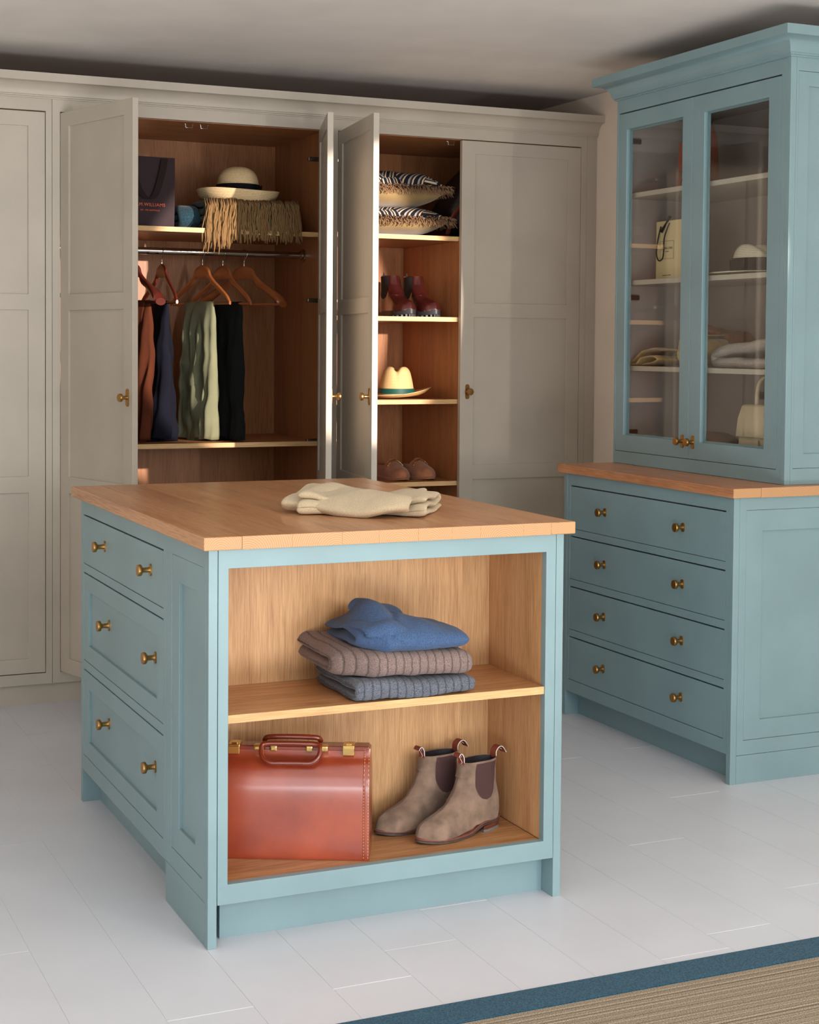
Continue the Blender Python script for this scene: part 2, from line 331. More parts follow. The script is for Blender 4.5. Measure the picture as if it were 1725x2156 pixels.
# ------------------------------------------------------------------ mesh helpers
class MB:
    def __init__(s): s.v = []; s.f = []
    def add(s, v, f, X=None):
        k = len(s.v)
        s.v += [tuple(X @ Vector(p)) if X else tuple(p) for p in v]
        s.f += [tuple(i + k for i in q) for q in f]
        return s
    def box(s, x0, x1, y0, y1, z0, z1, X=None):
        v = [(x0, y0, z0), (x1, y0, z0), (x1, y1, z0), (x0, y1, z0), (x0, y0, z1), (x1, y0, z1), (x1, y1, z1), (x0, y1, z1)]
        return s.add(v, [(0, 3, 2, 1), (4, 5, 6, 7), (0, 1, 5, 4), (1, 2, 6, 5), (2, 3, 7, 6), (3, 0, 4, 7)], X)
    def rings(s, R, cap=True, X=None, closed=True, loop=False):
        n = len(R[0]); v = [p for r in R for p in r]; f = []
        m = len(R)
        for i in range(m if loop else m - 1):
            j = (i + 1) % m
            for k in range(n if closed else n - 1):
                q = (k + 1) % n
                f.append((i * n + k, i * n + q, j * n + q, j * n + k))
        if cap and not loop:
            f.append(tuple(range(n - 1, -1, -1))); f.append(tuple((m - 1) * n + k for k in range(n)))
        return s.add(v, f, X)
    def tube(s, pts, r, n=8, cap=True, loop=False, flat=1.0, upv=None):
        P = [Vector(p) for p in pts]; R = []; m = len(P); prev = None
        for i, p in enumerate(P):
            a = P[(i - 1) % m] if (loop or i > 0) else p
            b_ = P[(i + 1) % m] if (loop or i < m - 1) else p
            t = (b_ - a).normalized()
            if prev is None:
                u = Vector(upv) if upv else (Vector((0, 0, 1)) if abs(t.z) < 0.9 else Vector((1, 0, 0)))
            else: u = prev
            u = (u - t * u.dot(t)).normalized(); prev = u; q = t.cross(u)
            rr = r[i] if isinstance(r, (list, tuple)) else r
            R.append([tuple(p + u * math.cos(2 * PI * k / n) * rr * flat + q * math.sin(2 * PI * k / n) * rr) for k in range(n)])
        return s.rings(R, cap, loop=loop)
    def lathe(s, prof, n=32, X=None, cap=True):
        R = [[(rr * math.cos(2 * PI * k / n), rr * math.sin(2 * PI * k / n), z) for k in range(n)] for rr, z in prof]
        return s.rings(R, cap, X)
    def frame(s, us, vs, holes, t, X=None):
        """connected slab in the local XZ plane (front at y=0, back at y=t) with through holes given as cell indices"""
        nu, nv = len(us), len(vs); idx = {}; v = []; f = []
        def P(i, j, d):
            if (i, j, d) not in idx:
                idx[(i, j, d)] = len(v); v.append((us[i], d * t, vs[j]))
            return idx[(i, j, d)]
        solid = lambda i, j: 0 <= i < nu - 1 and 0 <= j < nv - 1 and (i, j) not in holes
        for i in range(nu - 1):
            for j in range(nv - 1):
                if not solid(i, j): continue
                f.append((P(i, j, 0), P(i + 1, j, 0), P(i + 1, j + 1, 0), P(i, j + 1, 0)))
                f.append((P(i, j, 1), P(i, j + 1, 1), P(i + 1, j + 1, 1), P(i + 1, j, 1)))
                if not solid(i - 1, j): f.append((P(i, j, 0), P(i, j + 1, 0), P(i, j + 1, 1), P(i, j, 1)))
                if not solid(i + 1, j): f.append((P(i + 1, j, 0), P(i + 1, j, 1), P(i + 1, j + 1, 1), P(i + 1, j + 1, 0)))
                if not solid(i, j - 1): f.append((P(i, j, 0), P(i, j, 1), P(i + 1, j, 1), P(i + 1, j, 0)))
                if not solid(i, j + 1): f.append((P(i, j + 1, 0), P(i + 1, j + 1, 0), P(i + 1, j + 1, 1), P(i, j + 1, 1)))
        return s.add(v, f, X)

W = {}
I4 = Matrix.Identity(4)
def T(x, y, z, rz=0): return Matrix.Translation((x, y, z)) @ Matrix.Rotation(rz, 4, 'Z')

def obj(name, mb, mat, parent=None, X=None, bev=0.0, smooth=False, seg=2, sub=0, label=None):
    me = bpy.data.meshes.new(name)
    base = W[parent] if parent else I4
    verts = mb.v
    if X is None:
        inv = base.inverted(); verts = [tuple(inv @ Vector(p)) for p in verts]
    me.from_pydata(verts, [], mb.f)
    bm = bmesh.new(); bm.from_mesh(me); bmesh.ops.recalc_face_normals(bm, faces=bm.faces); bm.to_mesh(me); bm.free()
    me.materials.append(mat)
    if smooth:
        for p in me.polygons: p.use_smooth = True
    o = bpy.data.objects.new(name, me); COL.objects.link(o)
    if parent: o.parent = parent
    if X is not None:
        o.matrix_basis = base.inverted() @ X; W[o] = X.copy()
    else: W[o] = base.copy()
    if bev:
        b = o.modifiers.new('bevel', 'BEVEL'); b.width = bev; b.segments = seg; b.limit_method = 'ANGLE'; b.angle_limit = 0.6
    if sub:
        b = o.modifiers.new('sub', 'SUBSURF'); b.levels = sub; b.render_levels = sub
    if smooth == 'auto':
        me.shade_smooth() if False else None
        me.set_sharp_from_angle(angle=math.radians(38))
    if label: o['label'] = label
    return o

def tag(o, label, cat, group=None, kind=None):
    o['label'] = label; o['category'] = cat
    if group: o['group'] = group
    if kind: o['kind'] = kind
    return o

def thing(name, label, cat, X=I4, group=None):
    o = bpy.data.objects.new(name, None); COL.objects.link(o)
    o.matrix_basis = X; W[o] = X.copy(); o.empty_display_size = 0.1
    return tag(o, label, cat, group)

def struct(name, mb, mat, **k):
    o = obj(name, mb, mat, **k); o['kind'] = 'structure'; return o

def cr(pts, n=8, closed=False):
    """Catmull-Rom through points"""
    P = [Vector(p) for p in pts]; out = []; m = len(P)
    for i in range(m if closed else m - 1):
        g = lambda k: P[k % m] if closed else P[max(0, min(m - 1, k))]
        a, b_, c, d = g(i - 1), g(i), g(i + 1), g(i + 2)
        for k in range(n):
            t = k / n
            out.append(0.5 * ((2 * b_) + (c - a) * t + (2 * a - 5 * b_ + 4 * c - d) * t * t + (3 * b_ - a - 3 * c + d) * t ** 3))
    if not closed: out.append(P[-1])
    return out

def interp(pts, x):
    if x <= pts[0][0]: return pts[0][1]
    for (a, b_), (c, d) in zip(pts, pts[1:]):
        if x <= c: return b_ + (d - b_) * (x - a) / (c - a) if c > a else d
    return pts[-1][1]

def knob_mb(plate_h=0.030, plate_w=0.016, r=0.0145, stem=0.026):
    """brass knob: local +Y points INTO the door; knob protrudes to -Y"""
    k = MB()
    R = []
    for y in (0.0, -0.0035):
        ring = []
        for i in range(24):
            a = 2 * PI * i / 24; x = math.cos(a) * plate_w / 2; z = math.sin(a) * plate_w / 2
            z += (plate_h - plate_w) / 2 * (1 if math.sin(a) > 1e-6 else (-1 if math.sin(a) < -1e-6 else 0))
            ring.append((x, y, z))
        R.append(ring)
    k.rings(R)
    X = Matrix.Rotation(PI / 2, 4, 'X')   # local z -> -y
    k.lathe([(0.0075, 0.003), (0.0066, 0.006), (0.0062, stem - 0.007), (0.0075, stem - 0.004), (r * 0.93, stem - 0.001), (r, stem + 0.0005), (r, stem + 0.0075), (r * 0.93, stem + 0.009), (r * 0.4, stem + 0.0093)], 24, X)
    return k

# ------------------------------------------------------------------ the room
PW = 0.18
fl = struct('floor', MB().box(-3.6, 2.52, -5.2, 3.2, -0.06, -0.0006), M['grout'])
known = {2: [-0.157], 3: [0.045], 5: [-0.441], -2: [0.915], -1: [-0.324, 1.688], -3: [0.152], 0: [0.489, 2.104], 9: [0.611], 8: [-0.172]}
for n_ in range(-7, 14):
    x0 = n_ * PW - 0.0015; x1 = x0 + PW
    ks = known.get(n_, [random.uniform(-0.9, 0.4)])
    js = sorted(ks)
    while js[0] > -1.3: js.insert(0, js[0] - random.uniform(1.25, 1.9))
    while js[-1] < 3.17: js.append(js[-1] + random.uniform(1.25, 1.9))
    js[0] = max(js[0], -2.4); js[-1] = 3.17
    for a, b_ in zip(js, js[1:]):
        if b_ < -0.95: continue
        f_ = obj('floorboard', MB().box(x0 + 0.0005, min(x1 - 0.0005, 2.5), a + 0.0013, b_ - 0.0013, -0.0005, random.uniform(0.0001, 0.0004)), M['floor'], fl)
struct('ceiling', MB().box(-3.6, 2.52, -5.2, 3.25, 2.42, 2.52), M['ceil'])
struct('wall_right', MB().box(2.5, 2.6, -5.2, 3.25, -0.06, 2.52), M['wall'])
struct('wall_left', MB().box(-3.6, -3.5, -5.2, 3.25, -0.06, 2.52), M['wall'])  # unseen wall, added to keep sky light off the left-facing fronts
struct('wall_back', MB().box(-3.6, 2.6, 3.175, 3.25, -0.06, 2.52), M['wall'])

rug = thing('rug', 'flat woven rug with teal border and striped beige field at the bottom of the picture', 'rug', T(0.6, -1.2, 0))
obj('border', MB().box(-0.9, 2.35, -0.577, -0.483, 0.0005, 0.009), M['rugB'], rug, bev=0.002, label='teal woven border')
obj('field', MB().box(-0.9, 2.35, -2.6, -0.5785, 0.0005, 0.0085), M['rugF'], rug, bev=0.002, label='beige striped woven field')

# ------------------------------------------------------------------ wardrobes
WY = 2.55; BY = 3.15
ZB, ZT = 0.1165, 2.192
PV = [0.174, 0.789, 0.85, 1.462, 1.521, 2.134]      # panel heights
def add_door(unit, width, X, side, knobz=1.154, knob=True, name='door'):
    """local: hinge line at x=0 (side +1: door extends to +x; -1: to -x); outer face at y=0 looking -y"""
    st = 0.0635
    us = [0.0015, st, width - st, width - 0.0022]
    vs = [ZB + 0.003, PV[0], PV[1], PV[2], PV[3], PV[4], PV[5], ZT - 0.0045]
    S = Matrix.Scale(side, 4, Vector((1, 0, 0)))
    d = obj(name, MB().frame(us, vs, {(1, 1), (1, 3), (1, 5)}, 0.022, S), M['greige'], unit, X, bev=0.0012)
    for a in (0, 2, 4):
        obj('door_panel', MB().box(us[1] - 0.001, us[2] + 0.001, 0.0075, 0.0165, PV[a] - 0.001, PV[a + 1] + 0.001, S), M['greige'], d, X)
    if knob:
        kx = side * (width - 0.034)
        obj('knob', knob_mb(0.062, 0.018), M['brass'], d, X @ T(kx, 0, knobz), smooth='auto')
    return d

def wardrobe(label, xa, xb, ox0, ox1, group, top_shelf=True):
    t = thing('wardrobe', label, 'wardrobe', T((xa + xb) / 2, WY, 0), group)
    obj('face_frame', MB().frame([xa, ox0, ox1, xb], [0.0755, ZB, ZT, 2.262], {(1, 1)}, 0.022, T(0, WY, 0)), M['greige'], t, bev=0.001)
    ia, ib = ox0 - 0.006, ox1 + 0.006
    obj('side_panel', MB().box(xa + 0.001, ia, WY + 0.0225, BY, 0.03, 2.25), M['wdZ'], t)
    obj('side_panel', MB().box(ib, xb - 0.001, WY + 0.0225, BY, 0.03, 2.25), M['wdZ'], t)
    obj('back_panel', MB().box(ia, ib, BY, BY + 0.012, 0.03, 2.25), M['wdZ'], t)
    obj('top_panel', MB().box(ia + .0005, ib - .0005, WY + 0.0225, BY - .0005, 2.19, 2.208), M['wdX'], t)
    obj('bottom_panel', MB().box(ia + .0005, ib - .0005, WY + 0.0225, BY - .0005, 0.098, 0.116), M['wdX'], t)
    return t

def shelf(t, x0, x1, z, th=0.0185, y0=2.582, lip=0.0):
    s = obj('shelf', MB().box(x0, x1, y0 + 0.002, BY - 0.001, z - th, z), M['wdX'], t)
    obj('shelf_edge', MB().box(x0, x1, y0, y0 + 0.002, z - th, z), M['oakE'], s)
    return s

def hinge(t, x, y, z, s):
    h = MB().box(x - s * 0.002, x + s * 0.055, y + 0.006, y + 0.022, z - 0.008, z + 0.008) if s > 0 else MB().box(x - 0.055, x + 0.002, y + 0.006, y + 0.022, z - 0.008, z + 0.008)
    obj('hinge', h, M['steel'], t, bev=0.003)

# unit 0: closed door at left
w0 = wardrobe('greige wardrobe with its panelled door closed, left of the wardrobe of hanging trousers', -0.62, 0.1790, -0.40, 0.1555, 'run of fitted wardrobes')
add_door(w0, 0.5555, T(-0.40, WY, 0), 1, knob=False)
# unit 1
w1 = wardrobe('greige wardrobe with both doors open on hats, a tote bag and hanging trousers', 0.1800, 1.2795, 0.2086, 1.2510, 'run of fitted wardrobes')
angA = math.atan2(2.0526 - WY, 0.3542 - 0.2086)
dA = add_door(w1, 0.5195, T(0.2086, WY, 0, angA), 1)
angB = math.atan2(WY - 2.0393, 1.2510 - 1.0905)
dB = add_door(w1, 0.5195, T(1.2510, WY, 0, angB), -1)
shelf(w1, 0.2035, 1.2560, 1.7895); shelf(w1, 0.2035, 1.2560, 0.9585)
for z_ in (0.35, 0.96, 1.52, 2.08):
    hinge(w1, 1.2550, 2.585, z_, -1)
    hinge(w1, 0.2030, 2.585, z_, 1)
rl = obj('clothes_rail', MB().tube([(0.205, 2.79, 1.708), (1.255, 2.79, 1.708)], 0.0135, 20), M['chrome'], w1, smooth='auto', label='chrome clothes rail')
obj('rail_socket', MB().lathe([(0.026, 0), (0.026, 0.003), (0.018, 0.006), (0.018, 0.016), (0.0145, 0.018)], 24, Matrix.Translation((1.256, 2.79, 1.708)) @ Matrix.Rotation(-PI / 2, 4, 'Y')), M['chrome'], rl, smooth='auto')
for xx in (0.708, 0.768):
    obj('door_catch', MB().tube([(xx - 0.022, 2.582, 2.184), (xx - 0.014, 2.582, 2.184), (xx - 0.013, 2.582, 2.170), (xx + 0.013, 2.582, 2.170), (xx + 0.014, 2.582, 2.184), (xx + 0.022, 2.582, 2.184)], 0.0016, 6), M['chrome'], w1, smooth=True)
# unit 2
w2 = wardrobe('greige wardrobe with its shelved half open on cushions, boots, hat and loafers', 1.2805, 2.4500, 1.3100, 2.4225, 'run of fitted wardrobes')
angC = math.atan2(2.0078 - WY, 1.2314 - 1.3100)
dC = add_door(w2, 0.5560, T(1.3100, WY, 0, angC), 1)
dD = add_door(w2, 0.5660, T(2.4225, WY, 0, 0), -1)
shelf(w2, 1.3045, 2.4280, 1.7945)
dv = obj('divider', MB().box(1.8640, 1.8790, 2.584, BY - 0.001, 0.1165, 1.7755), M['wdZ'], w2)
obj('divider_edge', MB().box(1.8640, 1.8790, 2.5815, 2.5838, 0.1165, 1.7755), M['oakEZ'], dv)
for z_ in (1.4612, 1.1212, 0.7822, 0.45):
    shelf(w2, 1.3045, 1.8636, z_)
obj('door_catch', MB().tube([(1.80, 2.582, 2.184), (1.808, 2.582, 2.184), (1.809, 2.582, 2.170), (1.835, 2.582, 2.170), (1.836, 2.582, 2.184), (1.845, 2.582, 2.184)], 0.0016, 6), M['chrome'], w2, smooth=True)
for z_ in (0.35, 0.96, 1.52, 2.08): hinge(w2, 1.3040, 2.585, z_, 1)
struct('trim_1', MB().box(2.4505, 2.4995, WY + 0.0005, WY + 0.022, 0.0, 2.262), M['greige'], bev=0.001)

# cornice along the wardrobes
prof = [(0.0, 2.2365), (0.006, 2.2365), (0.006, 2.2405), (0.0105, 2.2425), (0.0105, 2.2465)]
for i in range(9):
    a = i / 8 * PI / 2
    prof.append((0.014 + 0.042 * (1 - math.cos(a)), 2.249 + 0.042 * math.sin(a)))
prof += [(0.062, 2.2915), (0.062, 2.3215), (0.0, 2.3215)]
def sweep(path_of, prof):
    mb = MB(); R = []
    n = len(path_of(0))
    for k in range(n): R.append([(path_of(d)[k][0], path_of(d)[k][1], z) for d, z in prof])
    return mb.rings(R)
cn = obj('cornice', sweep(lambda d: [(-0.62, WY - 0.0005 - d), (2.4995, WY - 0.0005 - d)], prof), M['greige'], smooth='auto')
tag(cn, 'long greige cornice moulding running along the top of the fitted wardrobes', 'cornice')
pl = obj('plinth', MB().box(-0.62, 2.4495, WY + 0.016, WY + 0.034, 0.0, 0.0750), M['greige'])
tag(pl, 'greige plinth board under the fitted wardrobes, on the pale floor', 'plinth')

# ------------------------------------------------------------------ island
isl = thing('island', 'teal freestanding island with drawers and an open oak-lined end, in the middle of the floor', 'island unit', T(0.447, 0.63, 0))
IY1 = 1.2624
# front: side posts and frame
obj('side_panel', MB().box(0.874, 0.8945, 0.0, IY1, 0, 0.8900), M['teal'], isl, bev=0.0012)
obj('end_post', MB().box(0.0, 0.0210, 0.0, 0.0220, 0, 0.8900), M['teal'], isl, bev=0.0012)
obj('front_frame', MB().frame([0.0222, 0.0461, 0.8465, 0.8730], [0.0966, 0.1413, 0.8471, 0.8900], {(1, 1)}, 0.022), M['teal'], isl, bev=0.001)
obj('plinth', MB().box(0.045, 0.8735, 0.056, 0.074, 0, 0.13), M['teal'], isl)
# left flank: near decorative end panel
XL = Matrix.Rotation(-PI / 2, 4, 'Z')   # local x -> -Y ; want local x along +Y : use explicit map
def LX(x, y): # frame in plane X=x, u along Y, depth into +X
    return Matrix(((0, 1, 0, x), (1, 0, 0, y), (0, 0, 1, 0), (0, 0, 0, 1)))
obj('end_frame', MB().frame([0.0225, 0.0455, 0.2960, 0.3437], [0.0990, 0.1452, 0.8470, 0.8900], {(1, 1)}, 0.020, LX(0, 0)), M['teal'], isl, bev=0.001)
pf = obj('inset_frame', MB().frame([0.0463, 0.1034, 0.2357, 0.2952], [0.1460, 0.2054, 0.7858, 0.8462], {(1, 1)}, 0.018, LX(0.0012, 0)), M['teal'], isl, bev=0.0012)
obj('inset_panel', MB().box(0.0095, 0.018, 0.1024, 0.2367, 0.2044, 0.7868), M['teal'], pf)
obj('base_board', MB().box(0.0, 0.020, 0.0225, 0.3437, 0.0, 0.0980), M['teal'], isl, bev=0.0012)
obj('board', MB().box(0.020, 0.46, 0.330, 0.3437, 0.0, 0.0960), M['teal'], isl)
# drawer flank
A = dict(a1=.8472, a2=.7037, a3=.6795, a4=.4223, a5=.3974, a6=.1428)
obj('drawer_frame', MB().frame([0.3445, 0.3687, 1.2303, IY1 - 0.0005], [0.0975, A['a6'], A['a5'], A['a4'], A['a3'], A['a2'], A['a1'], 0.8900], {(1, 1), (1, 3), (1, 5)}, 0.022, LX(0, 0)), M['teal'], isl, bev=0.001)
obj('foot_panel', MB().box(0.0, 0.446, 1.2423, IY1, 0.0, 0.0970), M['teal'], isl, bev=0.001)
obj('plinth', MB().box(0.052, 0.070, 0.3440, 1.2420, 0, 0.125), M['teal'], isl)
g = 0.0016
def island_drawer(z0, z1, framed, kz):
    y0, y1 = 0.3687 + g, 1.2303 - g; z0 += g; z1 -= 0.0042
    X = LX(0.0006, 0)
    if framed:
        d = obj('drawer', MB().frame([y0, y0 + 0.060, y1 - 0.060, y1], [z0, z0 + 0.048, z1 - 0.048, z1], {(1, 1)}, 0.020, X), M['teal'], isl, bev=0.0012)
        obj('drawer_panel', MB().box(0.0085, 0.0165, y0 + 0.0595, y1 - 0.0595, z0 + 0.0475, z1 - 0.0475), M['teal'], d)
        kx = 0.0085
    else:
        d = obj('drawer', MB().box(0.0006, 0.020, y0, y1, z0, z1), M['teal'], isl, bev=0.0012); kx = 0.0006
    for yy in (0.968 if not framed else 0.950, 0.485 if not framed else 0.468):
        obj('knob', knob_mb(), M['brass'], d, Matrix.Translation((kx, yy, kz)) @ Matrix.Rotation(-PI / 2, 4, 'Z'), smooth='auto')
island_drawer(A['a2'], A['a1'], False, 0.783)
island_drawer(A['a4'], A['a3'], True, 0.567)
island_drawer(A['a6'], A['a5'], True, 0.2945)
obj('carcass', MB().box(0.0225, 0.8735, 0.347, IY1 - 0.021, 0.115, 0.888), M['wdZ'], isl)
obj('rear_panel', MB().box(0.0225, 0.8735, IY1 - 0.0205, IY1, 0.097, 0.8900), M['teal'], isl, bev=0.001)
# open end lined with oak
obj('back_lining', MB().box(0.0360, 0.8560, 0.3020, 0.3140, 0.126, 0.872), M['oakZ'], isl, label='oak back lining')
obj('side_lining', MB().box(0.0340, 0.0455, 0.0225, 0.3015, 0.141, 0.8600), M['oakZ'], isl, label='oak side lining')
obj('side_lining', MB().box(0.8468, 0.8580, 0.0225, 0.3015, 0.141, 0.8600), M['oakZ'], isl, label='oak side lining')
obj('top_lining', MB().box(0.0460, 0.8463, 0.0225, 0.3015, 0.8480, 0.8600), M['oakX'], isl, label='oak top lining')
obj('bottom_lining', MB().box(0.0460, 0.8463, 0.0225, 0.3015, 0.1270, 0.1400), M['oakX'], isl, label='oak floor of the open end')
s = obj('shelf', MB().box(0.0460, 0.8463, 0.0070, 0.3015, 0.5010, 0.5190), M['oakX'], isl, bev=0.0008, label='oak shelf')
obj('shelf_edge', MB().box(0.0460, 0.8463, 0.0045, 0.0069, 0.5010, 0.5192), M['oakE'], s)

def worktop(name, label, x0, x1, y0, y1, z0, z1, joints, mat, X):
    t = thing(name, label, 'worktop', X)
    js = [x0] + joints + [x1]
    for a, b_ in zip(js, js[1:]):
        rnd_ = 0.0022 if (a == x0 or b_ == x1) else 0.0005
        o_ = obj('stave', MB().box(a + 0.00005, b_ - 0.00005, y0, y1, z0, z1 + random.uniform(-5e-5, 5e-5)), mat, t, bev=rnd_)
        o_.data.materials.append(M['endgrain'])
        for p_ in o_.data.polygons:
            if abs(p_.normal.y) > 0.9: p_.material_index = 1
    return t
worktop('worktop', 'oak stave worktop on the teal island, with a folded beige jumper on it', -0.0160, 0.9175, -0.0160, 1.3238, 0.8905, 0.9200, [0.072, 0.189, 0.309, 0.400, 0.499, 0.585, 0.660, 0.775, 0.850], M['wtop'], T(0.45, 0.65, 0.8905))

# ------------------------------------------------------------------ right cabinet, lower
cab = thing('chest_of_drawers', 'teal fitted chest with four wide drawers, against the wall beside the wardrobes', 'drawer chest', T(2.18, 1.17, 0))
CX_, CY0, CY1 = 1.8642, 0.6534, 1.6865
B = [(.6847, .8425), (.5020, .6594), (.3181, .4765), (.1351, .2935)]
vs = [0.0905]
for z0, z1 in reversed(B): vs += [z0, z1]
vs.append(0.8845)
obj('drawer_frame', MB().frame([CY0 + 0.0230, 0.6943, 1.6463, CY1 - 0.0215], vs, {(1, 1), (1, 3), (1, 5), (1, 7)}, 0.022, LX(CX_ + 0.0005, 0)), M['teal'], cab, bev=0.001)
for z0, z1 in B:
    zz0, zz1 = z0 + g, z1 - 0.0046
    d = obj('drawer', MB().box(CX_ + 0.0010, CX_ + 0.020, 0.6943 + g, 1.6463 - g, zz0, zz1), M['teal'], cab, bev=0.0012)
    for yy in (1.405, 0.925):
        obj('knob', knob_mb(), M['brass'], d, Matrix.Translation((CX_ + 0.001, yy, (z0 + z1) / 2 + 0.003)) @ Matrix.Rotation(-PI / 2, 4, 'Z'), smooth='auto')
obj('side_post', MB().box(CX_, CX_ + 0.022, CY0, CY0 + 0.022, 0, 0.8845), M['teal'], cab, bev=0.001)
obj('far_side_panel', MB().box(CX_, 2.4990, CY1 - 0.0205, CY1, 0, 0.8845), M['teal'], cab, bev=0.001)
# side facing the camera: base board + framed panel
obj('base_board', MB().box(CX_ + 0.0225, 2.4990, CY0, CY0 + 0.020, 0, 0.0880), M['teal'], cab, bev=0.001)
obj('end_frame', MB().frame([CX_ + 0.0225, 1.9115, 2.4520, 2.4990], [0.0890, 0.1339, 0.8460, 0.8845], {(1, 1)}, 0.020, T(0, CY0, 0)), M['teal'], cab, bev=0.001)
pf = obj('inset_frame', MB().frame([1.9123, 1.9736, 2.3900, 2.4512], [0.1347, 0.1945, 0.7801, 0.8452], {(1, 1)}, 0.018, T(0, CY0 + 0.0012, 0)), M['teal'], cab, bev=0.0012)
obj('inset_panel', MB().box(1.9726, 2.3910, CY0 + 0.0095, CY0 + 0.018, 0.1935, 0.7811), M['teal'], pf)
obj('plinth', MB().box(1.9180, 1.936, CY0 + 0.021, CY1 - 0.021, 0, 0.120), M['teal'], cab)
obj('carcass', MB().box(CX_ + 0.0240, 2.4980, CY0 + 0.0230, CY1 - 0.0215, 0.125, 0.880), M['greige_shade'], cab)
worktop('countertop', 'reddish oak countertop on the fitted teal chest, under the glazed cabinet', 1.8520, 2.4990, 0.6390, 1.7200, 0.8850, 0.9150, [1.955, 2.07, 2.20, 2.31, 2.42], M['wtop2'], T(2.17, 1.18, 0.885))

# ------------------------------------------------------------------ right cabinet, glazed upper
gc = thing('display_cabinet', 'teal glazed display cabinet with two glass doors, standing on the oak countertop', 'display cabinet', T(2.29, 1.19, 0.915))
UX, UY0, UY1 = 2.0797, 0.6909, 1.7080
obj('face_frame', MB().frame([UY0 + 0.0215, 0.7365, 1.6968 - 0.0, UY1 - 0.0005], [0.9160, 0.9605, 2.1995, 2.2500], {(1, 1)}, 0.022, LX(UX + 0.0005, 0)), M['teal'], gc, bev=0.001)
obj('side_post', MB().box(UX, UX + 0.022, UY0, UY0 + 0.0205, 0.9155, 2.2500), M['teal'], gc, bev=0.001)
obj('end_frame', MB().frame([UX + 0.0225, 2.1105, 2.4650, 2.4990], [0.9155, 0.9660, 2.2060, 2.2500], {(1, 1)}, 0.020, T(0, UY0, 0)), M['teal'], gc, bev=0.001)
pf = obj('inset_frame', MB().frame([2.1113, 2.1520, 2.4200, 2.4642], [0.9668, 1.0120, 2.1600, 2.2052], {(1, 1)}, 0.016, T(0, UY0 + 0.0012, 0)), M['teal'], gc, bev=0.001)
obj('inset_panel', MB().box(2.1510, 2.4210, UY0 + 0.0090, UY0 + 0.016, 1.0110, 2.1610), M['teal'], pf)
obj('far_side_panel', MB().box(UX + 0.0230, 2.4990, UY1 - 0.020, UY1, 0.9155, 2.2500), M['greige_shade'], gc)
obj('near_side_lining', MB().box(UX + 0.0230, 2.4850, UY0 + 0.0210, UY0 + 0.030, 0.93, 2.2480), M['greige_shade'], gc)
obj('back_panel', MB().box(2.4860, 2.4990, UY0 + 0.0210, UY1 - 0.0205, 0.9155, 2.2500), M['greige_shade'], gc)
obj('top_panel', MB().box(UX + 0.0230, 2.4850, UY0 + 0.0310, UY1 - 0.0205, 2.200, 2.218), M['greige_shade'], gc)
obj('bottom_panel', MB().box(UX + 0.0230, 2.4850, UY0 + 0.0310, UY1 - 0.0205, 0.9160, 0.9550), M['greige_shade'], gc)
for z_ in (1.9070, 1.5880, 1.2745):
    obj('shelf', MB().box(2.1150, 2.4850, UY0 + 0.0310, UY1 - 0.0205, z_ - 0.0175, z_), M['greige'], gc, bev=0.0008)
def glazed_door(y0, y1, gy0, gy1, ky):
    z0, z1 = 0.9605 + g, 2.1995 - 0.0046
    d = obj('door', MB().frame([y0, gy0, gy1, y1], [z0, 1.0215, 2.1365, z1], {(1, 1)}, 0.022, LX(UX + 0.0010, 0)), M['teal'], gc, bev=0.0012)
    obj('glass_pane', MB().box(UX + 0.011, UX + 0.015, gy0 - 0.001, gy1 + 0.001, 1.0205, 2.1375), M['glass'], d)
    obj('glazing_bead', MB().frame([gy0 - .001, gy0 + 0.006, gy1 - 0.006, gy1 + .001], [1.0205, 1.0275, 2.1305, 2.1375], {(1, 1)}, 0.008, LX(UX + 0.0152, 0)), M['teal'], d)
    obj('knob', knob_mb(0.046, 0.015, 0.0135, 0.024), M['brass'], d, Matrix.Translation((UX + 0.001, ky, 1.0205)) @ Matrix.Rotation(-PI / 2, 4, 'Z'), smooth='auto')
glazed_door(0.7365 + g, 1.2218 - g / 2, 0.8010, 1.1530, 1.1925)
glazed_door(1.2218 + g / 2, 1.6968 - g, 1.2820, 1.6405, 1.2555)
for z_ in (1.03, 1.526, 2.10):
    obj('hinge', MB().box(2.104, 2.165, 1.672, 1.6868, z_ - 0.009, z_ + 0.009).box(2.104, 2.115, 1.676, 1.6868, z_ - 0.022, z_ + 0.022), M['steel'], gc, bev=0.003)
prof2 = [(d * 1.12, z + 0.0105) for d, z in prof]
cc = obj('cabinet_cornice', sweep(lambda d: [(2.499, UY1 + d), (UX - d, UY1 + d), (UX - d, UY0 - d), (2.499, UY0 - d)], [(d, z) for d, z in prof2[:-1]] + [(-0.0, prof2[-1][1])]), M['teal'], gc, smooth='auto')

# ------------------------------------------------------------------ soft goods helpers
def nz(x, y, z=0.0, s=1.0): return noise.noise(Vector((x * s, y * s, z)))

